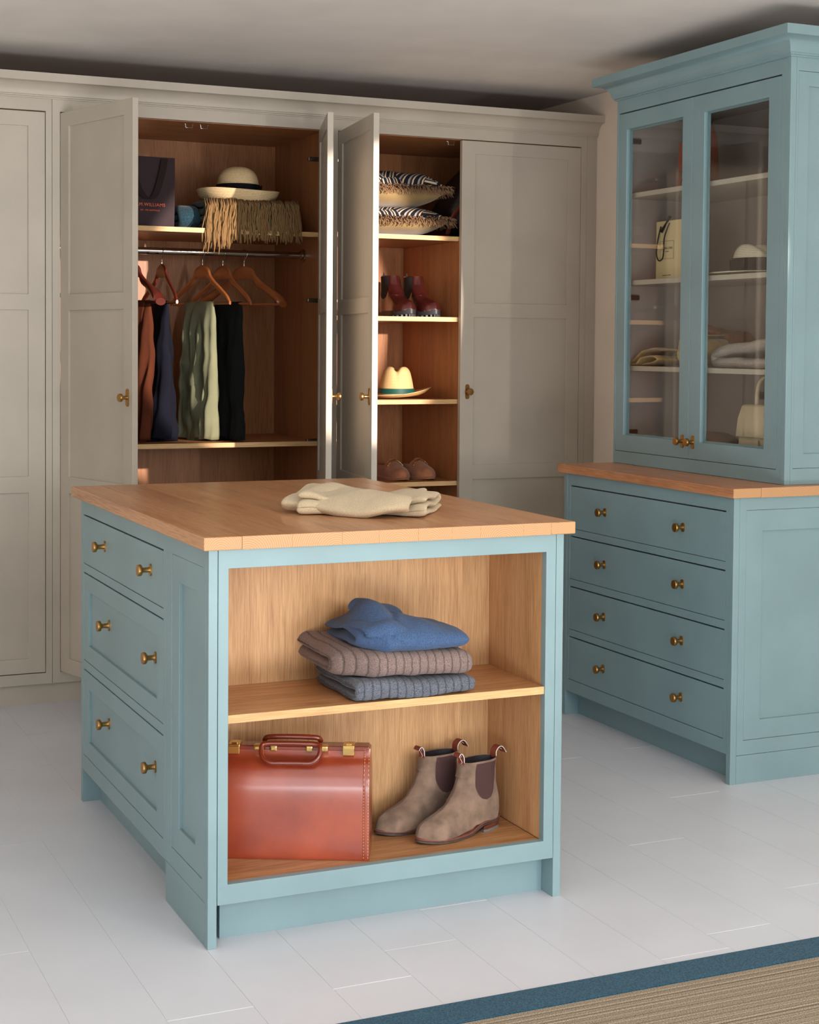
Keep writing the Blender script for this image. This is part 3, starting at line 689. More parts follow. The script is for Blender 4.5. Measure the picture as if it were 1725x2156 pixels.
def fold_slab(path, t, x0, x1, nx=40, hfun=None, wob=0.0, seed=0.0, base=None, edge=None, shear=None):
    """cloth folded along path [(y,z)], thickness t, swept along x (local)"""
    P = cr([(0, a, b_) for a, b_ in path], 6)
    L_, R_ = [], []
    for i, p in enumerate(P):
        a = P[max(0, i - 1)]; b_ = P[min(len(P) - 1, i + 1)]; tt = (b_ - a).normalized(); nn = Vector((0, -tt.z, tt.y))
        L_.append((p, nn))
    mb = MB(); rings = []
    for k in range(nx + 1):
        u = k / nx
        e = edge or 0.03
        x = x0 + (x1 - x0) * (0.5 - 0.5 * math.cos(PI * u)) if False else x0 + (x1 - x0) * u
        dd = min(x - x0, x1 - x) / e
        sc_ = math.sqrt(max(0.0, 1 - (1 - min(1, dd)) ** 2)) * 0.9 + 0.1 if dd < 1 else 1.0
        ring = []
        def pt(p, nn, sgn, sc2=1.0):
            q = p + nn * (t / 2 * sgn * sc_ * sc2)
            yy, zz = q.y, q.z
            if shear: yy += shear(x)
            if hfun: zz += hfun(x, yy, zz)
            if wob:
                zz += wob * nz(x * 9 + seed, yy * 9, seed) + wob * 0.4 * nz(x * 26 + seed, yy * 26, zz * 20)
                yy += wob * nz(x * 8 + seed + 5, zz * 14, seed + 3)
            xx = x + (wob * 1.2 * nz(yy * 9, zz * 22, seed + 9) if wob else 0)
            if base is not None: zz = max(zz, base)
            return (xx, yy, zz)
        for p, nn in L_: ring.append(pt(p, nn, 1))
        p, nn = L_[-1]; tt = Vector((0, nn.z, -nn.y))
        for a in (-PI / 4, 0, PI / 4):
            q = p + tt * (t / 2 * sc_ * math.cos(a)); ring.append(pt(q, nn, -math.sin(a)))
        for p, nn in reversed(L_): ring.append(pt(p, nn, -1))
        p, nn = L_[0]; tt = Vector((0, -nn.z, nn.y))
        for a in (-PI / 4, 0, PI / 4):
            q = p + tt * (t / 2 * sc_ * math.cos(a)); ring.append(pt(q, nn, math.sin(a)))
        rings.append(ring)
    mb.rings(rings)
    return mb

def blob(nu, nv, fn):
    """closed surface from fn(theta, phi)"""
    R = []
    for i in range(1, nv):
        ph = PI * i / nv
        R.append([fn(2 * PI * k / nu, ph) for k in range(nu)])
    return MB().rings(R)

# ------------------------------------------------------------------ jumpers
SH = 0.5190
def U(d, z0, t, y0=0.0):
    return [(d, z0 + t / 2), (d * 0.5, z0 + t / 2), (y0 + t * 0.75, z0 + t / 2), (y0 + t * 0.25, z0 + t), (y0 + t * 0.75, z0 + t * 1.5), (d * 0.5, z0 + t * 1.5), (d, z0 + t * 1.5)]
X1 = T(0.352, 0.004, SH, 0.02)
j1 = obj('folded_jumper', fold_slab(U(0.235, 0.001, 0.0215), 0.0215, -0.0, 0.312, 60, lambda x, y, z: 0.005 * math.sin(x * 14 + 1) * min(1, z / 0.04) - 0.0015 * abs(math.sin(x * 150)) ** 8, 0.006, 3.1, 0.0008, 0.028, lambda x: 0.05 * max(0, 0.06 - x)), M['kgrey'], None, X1, smooth=True)
tag(j1, 'charcoal grey ribbed jumper, lowest of the three folded on the island shelf', 'jumper', 'jumpers folded on the island shelf')
X2 = T(0.370, 0.008, SH + 0.0455, 0.03)
def h2(x, y, z): return 0.012 * math.exp(-((x - 0.02) / 0.08) ** 2) * max(0, y) / 0.2 + 0.004 * math.sin(x * 12)
j2 = obj('folded_jumper', fold_slab(U(0.225, 0.0015, 0.0290), 0.0290, -0.040, 0.290, 60, h2, 0.0065, 8.7, 0.0, 0.030, lambda x: 1.1 * max(0, 0.04 - x)), M['kbrown'], None, X2, smooth=True)
tag(j2, 'mushroom brown ribbed jumper, middle one of the three folded on the island shelf', 'jumper', 'jumpers folded on the island shelf')
X3 = T(0.378, 0.018, SH + 0.1060, 0.02)
def h3(x, y, z):
    m_ = min(1, max(0, z / 0.045)); k = max(0, min(1, (0.055 - x) / 0.07))
    return (0.022 - z) * k * 0.45 + m_ * (0.056 * math.exp(-((x - 0.070) / 0.055) ** 2 - ((y - 0.12) / 0.09) ** 2) + 0.014 * math.exp(-((x - 0.16) / 0.05) ** 2 - ((y - 0.06) / 0.06) ** 2)
                 - 0.010 * math.exp(-((x - 0.075 - y * 0.35) / 0.010) ** 2) - 0.010 * max(0, x - 0.16) / 0.1)
j3 = obj('folded_jumper', fold_slab([(0.20, 0.012), (0.10, 0.012), (0.022, 0.012), (0.000, 0.026), (0.022, 0.038), (0.10, 0.042), (0.20, 0.038)], 0.026, 0.002, 0.274, 80, h3, 0.007, 14.2, 0.0, 0.032, lambda x: 0.9 * max(0, 0.06 - x)), M['kblue'], None, X3, smooth=True)
tag(j3, 'soft blue jumper bunched up on top of the folded pile on the island shelf', 'jumper', 'jumpers folded on the island shelf')
obj('neck_fold', fold_slab([(0.0, 0.0), (0.02, 0.020), (0.05, 0.030), (0.09, 0.026)], 0.019, -0.035, 0.075, 24, lambda x, y, z: 0.018 * math.exp(-((x + 0.005) / 0.03) ** 2), 0.006, 21.0, None, 0.03), M['kblue'], j3, X3 @ T(0.090, 0.085, 0.052, 0.35), smooth=True)
obj('front_fold', fold_slab([(0.10, 0.012), (0.05, 0.020), (0.010, 0.018), (-0.004, 0.004), (0.006, -0.010)], 0.021, -0.045, 0.055, 34, lambda x, y, z: 0.010 * math.exp(-((x - 0.01) / 0.03) ** 2) - 0.004, 0.006, 25.0, 0.0, 0.030, lambda x: 0.5 * max(0, -x)), M['kblue'], j3, X3 @ T(0.062, 0.006, 0.040, 0.12), smooth=True)

# beige jumper on the worktop
XB = T(0.318, 0.345, 0.9202, math.radians(-34))
bj = thing('folded_jumper', 'beige fine-knit jumper folded loosely on top of the island worktop', 'jumper', XB)
def hb(x, y, z): return z / 0.045 * (0.010 * math.sin(x * 17 + 1.0 + y * 5) + 0.006 * math.sin(x * 41 + y * 18)) + 0.012 * math.exp(-((x - 0.2) / 0.08) ** 2 - ((y - 0.12) / 0.08) ** 2) * z / 0.04
obj('body', fold_slab([(0.24, 0.007), (0.12, 0.007), (0.012, 0.007), (0.000, 0.014), (0.015, 0.0215), (0.12, 0.022), (0.22, 0.022), (0.235, 0.030), (0.22, 0.036), (0.12, 0.037), (0.02, 0.035)], 0.0120, 0.01, 0.335, 60, hb, 0.0055, 2.2, 0.0003, 0.022, lambda x: 0.05 * math.sin(x * 9)), M['kbeige'], bj, XB, smooth=True)
obj('sleeve', fold_slab([(0.26, 0.040), (0.20, 0.043), (0.11, 0.044), (0.04, 0.040), (0.00, 0.028), (-0.012, 0.020), (0.0, 0.012)], 0.0120, -0.035, 0.30, 60, lambda x, y, z: 0.007 * math.sin(x * 22 + y * 20 + 2), 0.006, 6.0, 0.0006, 0.02, lambda x: 0.02 + 0.04 * math.sin(x * 12 + 2)), M['kbeige'], bj, XB, smooth=True)
obj('collar', fold_slab([(0.30, 0.030), (0.27, 0.040), (0.22, 0.050), (0.17, 0.048), (0.14, 0.040)], 0.011, 0.0, 0.12, 24, lambda x, y, z: 0.005 * math.sin(x * 30), 0.006, 16.0, 0.0006, 0.02), M['kbeige'], bj, XB, smooth=True)

# ------------------------------------------------------------------ footwear
def shoe(root, L, H, Tp, Wd, lift, sole_t, mats, gusset=True, tabs=True, welt=True, lug=False, low=None, heel=True, X=I4):
    """toe points local +x; heel at x=0; lateral y"""
    def lf(x):
        a = (x / L - 0.26) / 0.22; a = max(0, min(1, a)); return lift * (1 - a * a * (3 - 2 * a)) + 0.006 * max(0, (x / L - 0.75) / 0.25) ** 2
    Tf = lambda x: interp(Tp, 1 - x / L)      # Tp listed from toe (0) to heel (1)
    def xb(z):
        if low and z > low[0]: return (low[1] + 0.12 * (z - low[0]) / (H - low[0])) * L
        return interp([(0, 0.004), (0.02, 0.0), (0.05, 0.002), (0.09, 0.012), (0.13, 0.014), (0.2, 0.006)], z)
    def xf(z):
        lo, hi = 0.0, 1.0
        for _ in range(30):
            mid = (lo + hi) / 2
            if interp(Tp, mid) > z: hi = mid
            else: lo = mid
        return L * (1 - hi)
    def wd(x, z):
        Wx = interp(Wd, x / L) * interp([(0, 1), (0.04, 1.0), (0.09, 0.93), (0.13, 0.96), (0.2, 1.04)], z)
        Tz = Tf(x); dome = math.sqrt(max(0.0, 1 - min(1, z / Tz) ** 2.6)) if Tz > 0 else 0
        b0 = xb(z); f0 = xf(z); q = 1.0
        rr = 0.045 if not (low and z > low[0]) else 0.02
        if x < b0 + rr: q *= math.sqrt(max(0, 1 - ((b0 + rr - x) / rr) ** 2.2))
        rf = min(0.05, (f0 - b0) * 0.5)
        if x > f0 - rf: q *= max(0, 1 - ((x - f0 + rf) / rf) ** 2.4) ** 0.5
        return Wx * (dome if z < 0.07 else max(dome, 0.0) ** 0.5) * q
    zs = [sole_t * 0.0 + H * (i / 46) ** 1.25 for i in range(47)]
    K = 28; R = []
    for z in zs:
        b0, f0 = xb(z), xf(z); c = (b0 + f0) / 2; a = (f0 - b0) / 2; ring = []
        for k in range(2 * K):
            th = PI * k / K; x = c + a * math.cos(th); x_ = min(max(x, b0), f0)
            y = wd(x_, z) * (1 if k <= K else -1) if k not in (0, K) else 0
            ring.append((x, y, z + sole_t + lf(x)))
        R.append(ring)
    def inset(z, d_, s_=1.0):
        b0, f0 = xb(z), xf(z); c = (b0 + f0) / 2; a = (f0 - b0) / 2 - d_
        return [(c + a * s_ * math.cos(PI * k / K), max(0.0, wd(c + a * math.cos(PI * k / K) * 0.985, z * 0.985) - d_) * s_ * (1 if k <= K else -1) if k not in (0, K) else 0, z + sole_t + lf(0.05)) for k in range(2 * K)]
    if not low: R += [inset(H, 0.0030), inset(H - 0.012, 0.0032), inset(H - 0.036, 0.0034)]
    up_ = obj('upper', MB().rings(R), mats['upper'], root, X, smooth='auto')
    if not low:
        # dark opening
        O = [inset(H - 0.001, 0.0036), inset(H - 0.015, 0.0040), inset(H - 0.034, 0.0042), inset(H - 0.0345, 0.0042, 0.5)]
        O = O + [inset(H - 0.034, 0.0050, 0.5), inset(H - 0.0335, 0.0050), inset(H - 0.015, 0.0048), inset(H - 0.0012, 0.0044)] if False else O
        obj('lining', MB().rings(O, cap=False), M['lining'], root, X, smooth=True)
    else:
        zt = low[0]; O = []
        c = (0.008 + low[1] * L) / 2; a = (low[1] * L - 0.008) / 2
        for dz, s_ in ((0.0012, 1.0), (0.0008, 0.8), (0.0006, 0.4)):
            O.append([(c + a * s_ * math.cos(PI * k / K), 0.78 * interp(Wd, c / L) * math.sin(PI * k / K) * s_, zt + sole_t + dz * 1.5 + lf(0.03)) for k in range(2 * K)])
        obj('lining', MB().rings(O), mats['lining'], root, X, smooth=True)
    # welt and sole plates following the lift
    def outline(off):
        pts = []
        for k in range(2 * K):
            th = PI * k / K; x = L / 2 + (L / 2 + off) * math.cos(th); xx = min(max(x / L, 0.0), 1.0)
            e = abs(math.cos(th)) ** 2.6
            y = (interp(Wd, xx) * (1 - e * 0.999) ** 0.42 + off * abs(math.sin(th)) ** 0.4) * (1 if k <= K else -1) if k not in (0, K) else 0
            pts.append((x, y))
        return pts
    def plate(name, off, z0, z1, mat, par):
        o_ = outline(off); o2 = outline(off - 0.0012)
        R_ = [[(x, y, z0 + lf(x)) for x, y in o2], [(x, y, z0 + 0.001 + lf(x)) for x, y in o_], [(x, y, z1 - 0.001 + lf(x)) for x, y in o_], [(x, y, z1 + lf(x)) for x, y in o2]]
        return obj(name, MB().rings(R_), mat, par, X, smooth='auto')
    if lug:
        sp_ = plate('sole', 0.004, 0.006, sole_t + 0.004, mats['sole'], root)
        lm = MB(); o_ = outline(0.003)
        for k in range(0, 2 * K, 2):
            x, y = o_[k]; q = Vector((x - L * 0.5, y, 0)).normalized()
            c = Vector((x, y, 0)) - q * 0.006
            lm = MB().box(-0.0065, 0.004, -0.0042, 0.0042, 0, 0.0065 + lf(x), Matrix.Translation((c.x, c.y, 0)) @ Matrix.Rotation(math.atan2(q.y, q.x), 4, 'Z'))
            obj('lug', lm, mats['sole'], sp_, X)
    else:
        plate('sole', 0.0035, 0.0, sole_t * 0.62, mats['sole'], root)
        if welt: plate('welt', 0.0042, sole_t * 0.62, sole_t + 0.0012, mats['welt'], root)
    if heel and lift > 0:
        o_ = [(x, y) for x, y in outline(0.001)]
        def hl(z0, z1, mat, nm):
            pts = []
            for x, y in o_:
                if x > 0.27 * L: x = 0.27 * L - (0.012 * (1 - (y / 0.034) ** 2)) * 0 ; y = max(-0.029, min(0.029, y))
                pts.append((x, y))
            obj(nm, MB().rings([[(x, y, z0) for x, y in pts], [(x, y, z1) for x, y in pts]]), mat, root, X, smooth='auto')
        hl(0.0, 0.006, M['rubber'], 'heel_tip'); hl(0.0062, lift - 0.0002, M['heelL'], 'heel')
    if gusset:
        for sgn in (1, -1):
            zg0 = 0.054; rows = []
            for i in range(22):
                v = i / 21; z = zg0 + (H - 0.004 - zg0) * v
                gw = 0.034 * min(1, math.sqrt(max(0.0, 1 - (1 - min(1, v * 1.5)) ** 2)) + 0.02)
                cc_ = xb(z) + 0.049 + 0.012 * (1 - v)
                rows.append([(cc_ + gw * (j / 5 - 1), sgn * (wd(min(cc_ + gw * (j / 5 - 1), xf(z) - 0.001), z) + 0.0011), z + sole_t + lf(cc_)) for j in range(11)])
            obj('elastic_gusset', MB().rings(rows, cap=False, closed=False), mats['gusset'], root, X, smooth=True, label='brown elastic side gusset')
    if tabs:
        zt = H + sole_t + lift
        for xx, dr, curl in ((xf(H) - 0.004, 1, 0.25), (xb(H) + 0.004, -1, 1.0)):
            pth = [(xx, 0, zt - 0.022), (xx + dr * 0.001, 0, zt), (xx + dr * 0.002, 0.001, zt + 0.013), (xx + dr * (0.006 + 0.006 * curl), 0.001, zt + 0.022), (xx + dr * (0.010 + 0.014 * curl), 0.002, zt + 0.024 - 0.004 * curl), (xx + dr * (0.012 + 0.024 * curl), 0.002, zt + 0.020 - 0.016 * curl)]
            P = cr(pth, 4); rows = []
            for i, p in enumerate(P):
                a = P[max(0, i - 1)]; b_ = P[min(len(P) - 1, i + 1)]; tt = (b_ - a).normalized(); nn = Vector((tt.z, 0, -tt.x)) * 0.001
                rows.append([(p.x + nn.x, -0.011, p.z + nn.z), (p.x + nn.x, 0.011, p.z + nn.z), (p.x - nn.x, 0.011, p.z - nn.z), (p.x - nn.x, -0.011, p.z - nn.z)])
            tb = obj('pull_tab', MB().rings(rows), M['tab'], root, X, smooth='auto')
            ed = MB()
            for q in (-0.0112, 0.0112): ed.tube([(p.x, q, p.z) for p in P[4:]], 0.0011, 5)
            obj('tab_piping', ed, M['white'], tb, X, smooth=True)
            # small scrolling mark woven in white on the outer face of the tab
            sq = []
            for i in range(28):
                v = i / 27; k_ = 3 + v * (len(P) - 6); p = P[int(k_)] + (P[min(len(P) - 1, int(k_) + 1)] - P[int(k_)]) * (k_ - int(k_))
                a = P[max(0, int(k_) - 1)]; b_ = P[min(len(P) - 1, int(k_) + 1)]; tt = (b_ - a).normalized(); nn = Vector((tt.z, 0, -tt.x)) * 0.0014 * dr
                sq.append((p.x + nn.x, 0.0045 * math.sin(v * 19), p.z + nn.z + 0.0012 * math.cos(v * 30)))
            obj('tab_lettering', MB().tube(sq, 0.0007, 4), M['white'], tb, X, smooth=True)
    return up_

TP_B = [(0, 0.004), (0.012, 0.016), (0.04, 0.030), (0.10, 0.041), (0.20, 0.049), (0.30, 0.059), (0.38, 0.075), (0.45, 0.098), (0.505, 0.130), (0.535, 0.160), (0.56, 0.26), (1, 0.4)]
WD_B = [(0, 0.027), (0.06, 0.030), (0.2, 0.032), (0.35, 0.031), (0.5, 0.036), (0.66, 0.043), (0.8, 0.042), (0.92, 0.035), (0.98, 0.026), (1.0, 0.02)]
cm = dict(upper=M['suede'], gusset=M['elastic'], sole=M['sole'], welt=M['welt'])
IZ = 0.1403
for (hx, hy, tx, ty, lb) in ((0.806, 0.168, 0.556, 0.098, 'taupe suede ankle boot with brown elastic side, nearer one of the pair in the island'),
                             (0.744, 0.258, 0.494, 0.200, 'taupe suede ankle boot half hidden behind its mate, next to the red-brown case')):
    X = T(hx, hy, IZ, math.atan2(ty - hy, tx - hx))
    t = thing('ankle_boot', lb, 'boot', X, 'pair of suede boots in the island')
    shoe(t, 0.262, 0.150, TP_B, WD_B, 0.018, 0.010, cm, X=X)

TP_L = [(0, 0.006), (0.015, 0.022), (0.05, 0.038), (0.12, 0.047), (0.22, 0.053), (0.32, 0.062), (0.42, 0.082), (0.50, 0.115), (0.55, 0.15), (0.58, 0.2), (1, 0.4)]
lm_ = dict(upper=M['oxblood'], gusset=M['dark'], sole=M['blackrub'], welt=M['welt'])
for hx, hy, an, lb in ((1.645, 2.868, -84, 'oxblood leather boot with lugged black sole, on the wardrobe shelf nearest the open door'),
                       (1.752, 2.872, -82, 'oxblood leather boot with lugged black sole, on the wardrobe shelf beside the oak divider')):
    X = T(hx, hy, 1.4615, math.radians(an))
    t = thing('lug_sole_boot', lb, 'boot', X, 'pair of oxblood boots on the wardrobe shelf')
    shoe(t, 0.245, 0.152, TP_L, [(a, b_ * 1.14) for a, b_ in WD_B], 0.0, 0.022, lm_, tabs=False, lug=True, X=X)
    obj('heel_loop', MB().tube([(0.010, -0.006, 0.165), (0.004, 0, 0.190), (0.010, 0.006, 0.165)], 0.003, 6), M['dark'], t, X, smooth=True)

TP_S = [(0, 0.006), (0.015, 0.024), (0.06, 0.038), (0.15, 0.046), (0.27, 0.054), (0.36, 0.062), (0.42, 0.070), (0.47, 0.078), (0.52, 0.10), (0.56, 0.14), (1, 0.3)]
sm_ = dict(upper=M['brownsuede'], sole=M['brownsuede'], welt=M['brownsuede'], lining=M['tan'])
for hx, hy, an, lb in ((1.630, 2.875, -86, 'brown suede loafer with metal snaffle, nearer the open door on its shelf'),
                       (1.744, 2.880, -84, 'brown suede loafer with metal snaffle, further right beside the oak divider')):
    X = T(hx, hy, 0.7827, math.radians(an))
    t = thing('loafer', lb, 'shoe', X, 'pair of brown loafers on the wardrobe shelf')
    shoe(t, 0.250, 0.076, TP_S, [(a, b_ * 1.06) for a, b_ in WD_B], 0.0, 0.010, sm_, gusset=False, tabs=False, low=(0.046, 0.40), X=X)
    obj('snaffle_bit', MB().tube(cr([(0.160, -0.037, 0.056), (0.156, -0.020, 0.074), (0.153, 0, 0.081), (0.156, 0.020, 0.074), (0.160, 0.037, 0.056)], 5), 0.0030, 8), M['gold'], t, X, smooth=True, label='metal snaffle bar')
    for s_ in (-1, 1):
        obj('snaffle_ring', MB().tube([(0.150 + 0.009 * math.cos(a), s_ * 0.024 + 0.006 * math.sin(a) * s_, 0.069 - 0.006 * math.sin(a)) for a in [2 * PI * i / 14 for i in range(14)]], 0.0018, 6, loop=True), M['gold'], t, X, smooth=True)

# ------------------------------------------------------------------ briefcase
dirx = Vector((0.310, -0.150, 0)).normalized(); BW = 0.362
cx0 = Vector((0.400, 0.030, 0)) - dirx * BW
XC = T(cx0.x, cx0.y, IZ + 0.0002, math.atan2(dirx.y, dirx.x))
bc = thing('briefcase', 'polished red-brown leather briefcase with brass locks, in the lower bay of the island', 'briefcase', XC)
DP = 0.128
half = [(0.004, 0.0), (0.0, 0.006), (0.0, 0.10), (0.001, 0.160), (0.004, 0.182), (0.011, 0.203), (0.022, 0.220), (0.034, 0.232), (0.040, 0.243), (0.043, 0.252)]
pr_ = [(0, a, b_) for a, b_ in half]
pr_ = [tuple(p) for p in cr(pr_, 4)]
full = [(y, z) for _, y, z in pr_] + [(DP - y, z) for _, y, z in reversed(pr_)]
def caseR(x, gro): 
    cyy, czz = DP / 2, 0.126
    return [(x, cyy + (y - cyy) * gro, max(0.0, czz + (z - czz) * gro)) for y, z in full]
R = [caseR(0.001, 0.985)] + [caseR(0.012 + (BW - 0.024) * i / 16, 1.0 - 0.006 * 0) for i in range(17)] + [caseR(BW - 0.001, 0.985)]
obj('body', MB().rings(R), M['saddle'], bc, XC, smooth='auto')
for xa_ in (0.0, BW - 0.017):
    e = obj('end_band', MB().rings([caseR(xa_ + 0.0005, 0.995), caseR(xa_ + 0.002, 1.012), caseR(xa_ + 0.015, 1.012), caseR(xa_ + 0.0165, 0.996)]), M['saddle'], bc, XC, smooth='auto')
    for q in (0.0035, 0.0135):
        P = [Vector((xa_ + q, y - 0.0018, z)) for y, z in [(a, b_) for _, a, b_ in pr_] if z > 0.004]
        out = [P[0]]
        for p_, q_ in zip(P, P[1:]):
            n_ = max(1, int((q_ - p_).length / 0.0032))
            out += [p_ + (q_ - p_) * (i + 1) / n_ for i in range(n_)]
        sm = MB()
        for i in range(0, len(out) - 1, 2): sm.tube([out[i], out[i] + (out[i + 1] - out[i]) * 0.9 + Vector((0, 0, 1e-5))], 0.0006, 4)
        so = obj('stitching', sm, M['stitch'], e, XC); so['kind'] = 'stuff'
obj('top_frame', MB().box(0.004, BW - 0.004, 0.041, DP - 0.041, 0.246, 0.2575), M['saddleD'], bc, XC, bev=0.003)
for hx_ in (0.040, BW - 0.052):
    k = obj('lock', MB().box(hx_ - 0.014, hx_ + 0.014, 0.030, 0.075, 0.2535, 0.262), M['gold'], bc, XC, bev=0.002, label='brass lock')
    obj('lock_plate', MB().box(hx_ - 0.0135, hx_ + 0.0135, 0.0275, 0.0325, 0.240, 0.2585), M['gold'], k, XC, bev=0.0015)
    obj('lock_slider', MB().box(hx_ - 0.007, hx_ + 0.007, 0.040, 0.052, 0.262, 0.2645), M['gold'], k, XC, bev=0.001)
def handle(z0, dz, y0, yd, nm):
    hx0, hx1 = 0.107, 0.243
    pts = cr([(hx0, y0, z0), (hx0 + 0.001, y0 - yd * 0.6, z0 - dz * 0.6), (hx0 + 0.018, y0 - yd, z0 - dz), (hx0 + 0.05, y0 - yd, z0 - dz - 0.001), (hx1 - 0.05, y0 - yd, z0 - dz - 0.001), (hx1 - 0.018, y0 - yd, z0 - dz), (hx1 - 0.001, y0 - yd * 0.6, z0 - dz * 0.6), (hx1, y0, z0),
              (hx1 - 0.012, y0 + 0.004, z0 + 0.004), (hx1 - 0.04, y0 + 0.004, z0 + 0.005), (hx0 + 0.04, y0 + 0.004, z0 + 0.005), (hx0 + 0.012, y0 + 0.004, z0 + 0.004)], 5, closed=True)
    return obj(nm, MB().tube(pts, 0.0058, 10, loop=True), M['saddleD'], bc, XC, smooth=True)
handle(0.262, 0.034, 0.024, 0.020, 'handle'); 
obj('rear_handle', MB().tube(cr([(0.108, 0.070, 0.263), (0.114, 0.062, 0.272), (0.135, 0.058, 0.275), (0.175, 0.057, 0.276), (0.215, 0.058, 0.275), (0.236, 0.062, 0.272), (0.242, 0.070, 0.263)], 5), 0.0062, 10), M['saddleD'], bc, XC, smooth=True)
for q in (0.107, 0.243):
    obj('handle_mount', MB().box(q - 0.020 if q < 0.15 else q - 0.002, q + 0.002 if q < 0.15 else q + 0.020, 0.020, 0.046, 0.250, 0.2630), M['gold'], bc, XC, bev=0.004, label='brass handle mount')
for q in (0.133, 0.217):
    obj('handle_mount', MB().box(q - 0.009, q + 0.009, 0.030, 0.046, 0.246, 0.2600), M['gold'], bc, XC, bev=0.004, label='brass handle mount')

# ------------------------------------------------------------------ tote bag, blanket, sun hat (left wardrobe, top shelf)
def text(s_, size, X, parent, mat, name='lettering', spacing=1.0):
    c = bpy.data.curves.new(name, 'FONT'); c.body = s_; c.size = size; c.extrude = 0.0003; c.align_x = 'CENTER'; c.space_character = spacing
    tmp = bpy.data.objects.new('tmp', c); COL.objects.link(tmp)
    dg = bpy.context.evaluated_depsgraph_get(); me = bpy.data.meshes.new_from_object(tmp.evaluated_get(dg))
    bpy.data.objects.remove(tmp); me.materials.clear(); me.materials.append(mat)
    o = bpy.data.objects.new(name, me); COL.objects.link(o); o.parent = parent
    o.matrix_basis = W[parent].inverted() @ X; W[o] = X.copy()
    return o

ZS = 1.7897
XT = T(0.505, 2.665, ZS, math.radians(4))
tb = thing('tote_bag', 'dark maroon carrier bag with orange lettering, on the top shelf behind the open door', 'bag', XT)
R = []
for z, dx, dy in ((0, 0, 0), (0.08, 0.001, 0.004), (0.16, 0.002, 0.001), (0.22, 0.004, -0.004), (0.268, 0.005, -0.008)):
    w_, d_ = 0.158 + dx, 0.042 + dy
    R.append([(-w_, -d_, z), (0, -d_ - 0.003, z), (w_, -d_, z), (w_ - 0.008, 0, z), (w_, d_, z), (-w_, d_, z), (-w_ + 0.008, 0, z)])
obj('body', MB().rings(R), M['maroon'], tb, XT, bev=0.001)
P = cr([(-0.060, -0.041, 0.262), (-0.052, -0.050, 0.20), (-0.030, -0.054, 0.135), (0.0, -0.056, 0.105), (0.030, -0.055, 0.12), (0.058, -0.052, 0.20), (0.072, -0.042, 0.262)], 6)
obj('handle', MB().rings([[(p.x - 0.013, p.y - 0.003, p.z), (p.x + 0.013, p.y - 0.005, p.z), (p.x + 0.013, p.y + 0.0015, p.z), (p.x - 0.013, p.y + 0.0015, p.z)] for p in P]), M['maroonD'], tb, XT @ T(0.045, 0, 0), bev=0.0005)
XTX = XT @ Matrix.Translation((0.058, -0.0500, 0.078)) @ Matrix.Rotation(PI / 2, 4, 'X')
text('R.M.WILLIAMS', 0.0175, XTX, tb, M['orange'], spacing=1.12)
text('EST. 1932 AUSTRALIA', 0.0078, XTX @ Matrix.Translation((0, -0.018, 0)), tb, M['orange'], spacing=1.05)

XK = T(0.78, 2.60, ZS)
bk = thing('blanket', 'sage wool blanket with long tan fringe hanging over the shelf, under the sun hat', 'blanket', XK)
obj('folded_body', fold_slab([(0.30, 0.014), (0.15, 0.014), (0.02, 0.014), (-0.006, 0.028), (0.02, 0.042), (0.15, 0.043), (0.27, 0.043), (0.29, 0.056), (0.27, 0.070), (0.15, 0.072), (0.03, 0.071), (0.004, 0.079), (-0.001, 0.088), (0.03, 0.098), (0.15, 0.103), (0.28, 0.098)], 0.0265, -0.005, 0.385, 40, None, 0.005, 4.0, 0.0004, 0.03), M['blanket'], bk, XK, smooth=True)
fr = MB(); rr = random.Random(3)
for i in range(300):
    x = 0.0 + 0.378 * (i + rr.random()) / 300
    row = rr.random(); z0 = 0.121 - 0.008 * rr.random() - (0.030 if row > 0.6 else 0); L_ = 0.112 + 0.028 * rr.random() + (0.030 if x < 0.11 else 0)
    if x < 0.05: L_ += 0.02 * rr.random()
    y = -0.012 - 0.016 * rr.random(); sw = (x - 0.18) * 0.06 + 0.02 * (rr.random() - 0.5); ph = rr.random() * 6
    pts = []
    for k in range(7):
        v = k / 6
        pts.append((x + sw * v + 0.0035 * math.sin(v * 9 + ph), (0.012 if v < 0.05 else 0) + y * min(1, 0.5 + v * 3) - 0.003 * math.sin(ph + v * 5), z0 - L_ * v))
    r0 = 0.0023
    fr.tube(pts, [r0, r0, r0, r0, r0 * 1.05, r0 * 1.5, r0 * 0.8], 5)
f_ = obj('fringe', fr, M['fringeT'], bk, XK, smooth=True, label='long tan knotted fringe'); f_['kind'] = 'stuff'
XK2 = T(0.695, 2.66, ZS)
b2 = obj('rolled_blanket', fold_slab([(0.25, 0.018), (0.12, 0.018), (0.025, 0.018), (0.0, 0.045), (0.028, 0.075), (0.10, 0.078), (0.17, 0.07), (0.18, 0.052), (0.12, 0.046), (0.05, 0.046)], 0.026, -0.005, 0.082, 16, None, 0.010, 9.0, 0.0004, 0.03), M['blueblk'], None, XK2, smooth=True)
tag(b2, 'deep teal blanket rolled beside the fringed blanket, next to the maroon bag', 'blanket')

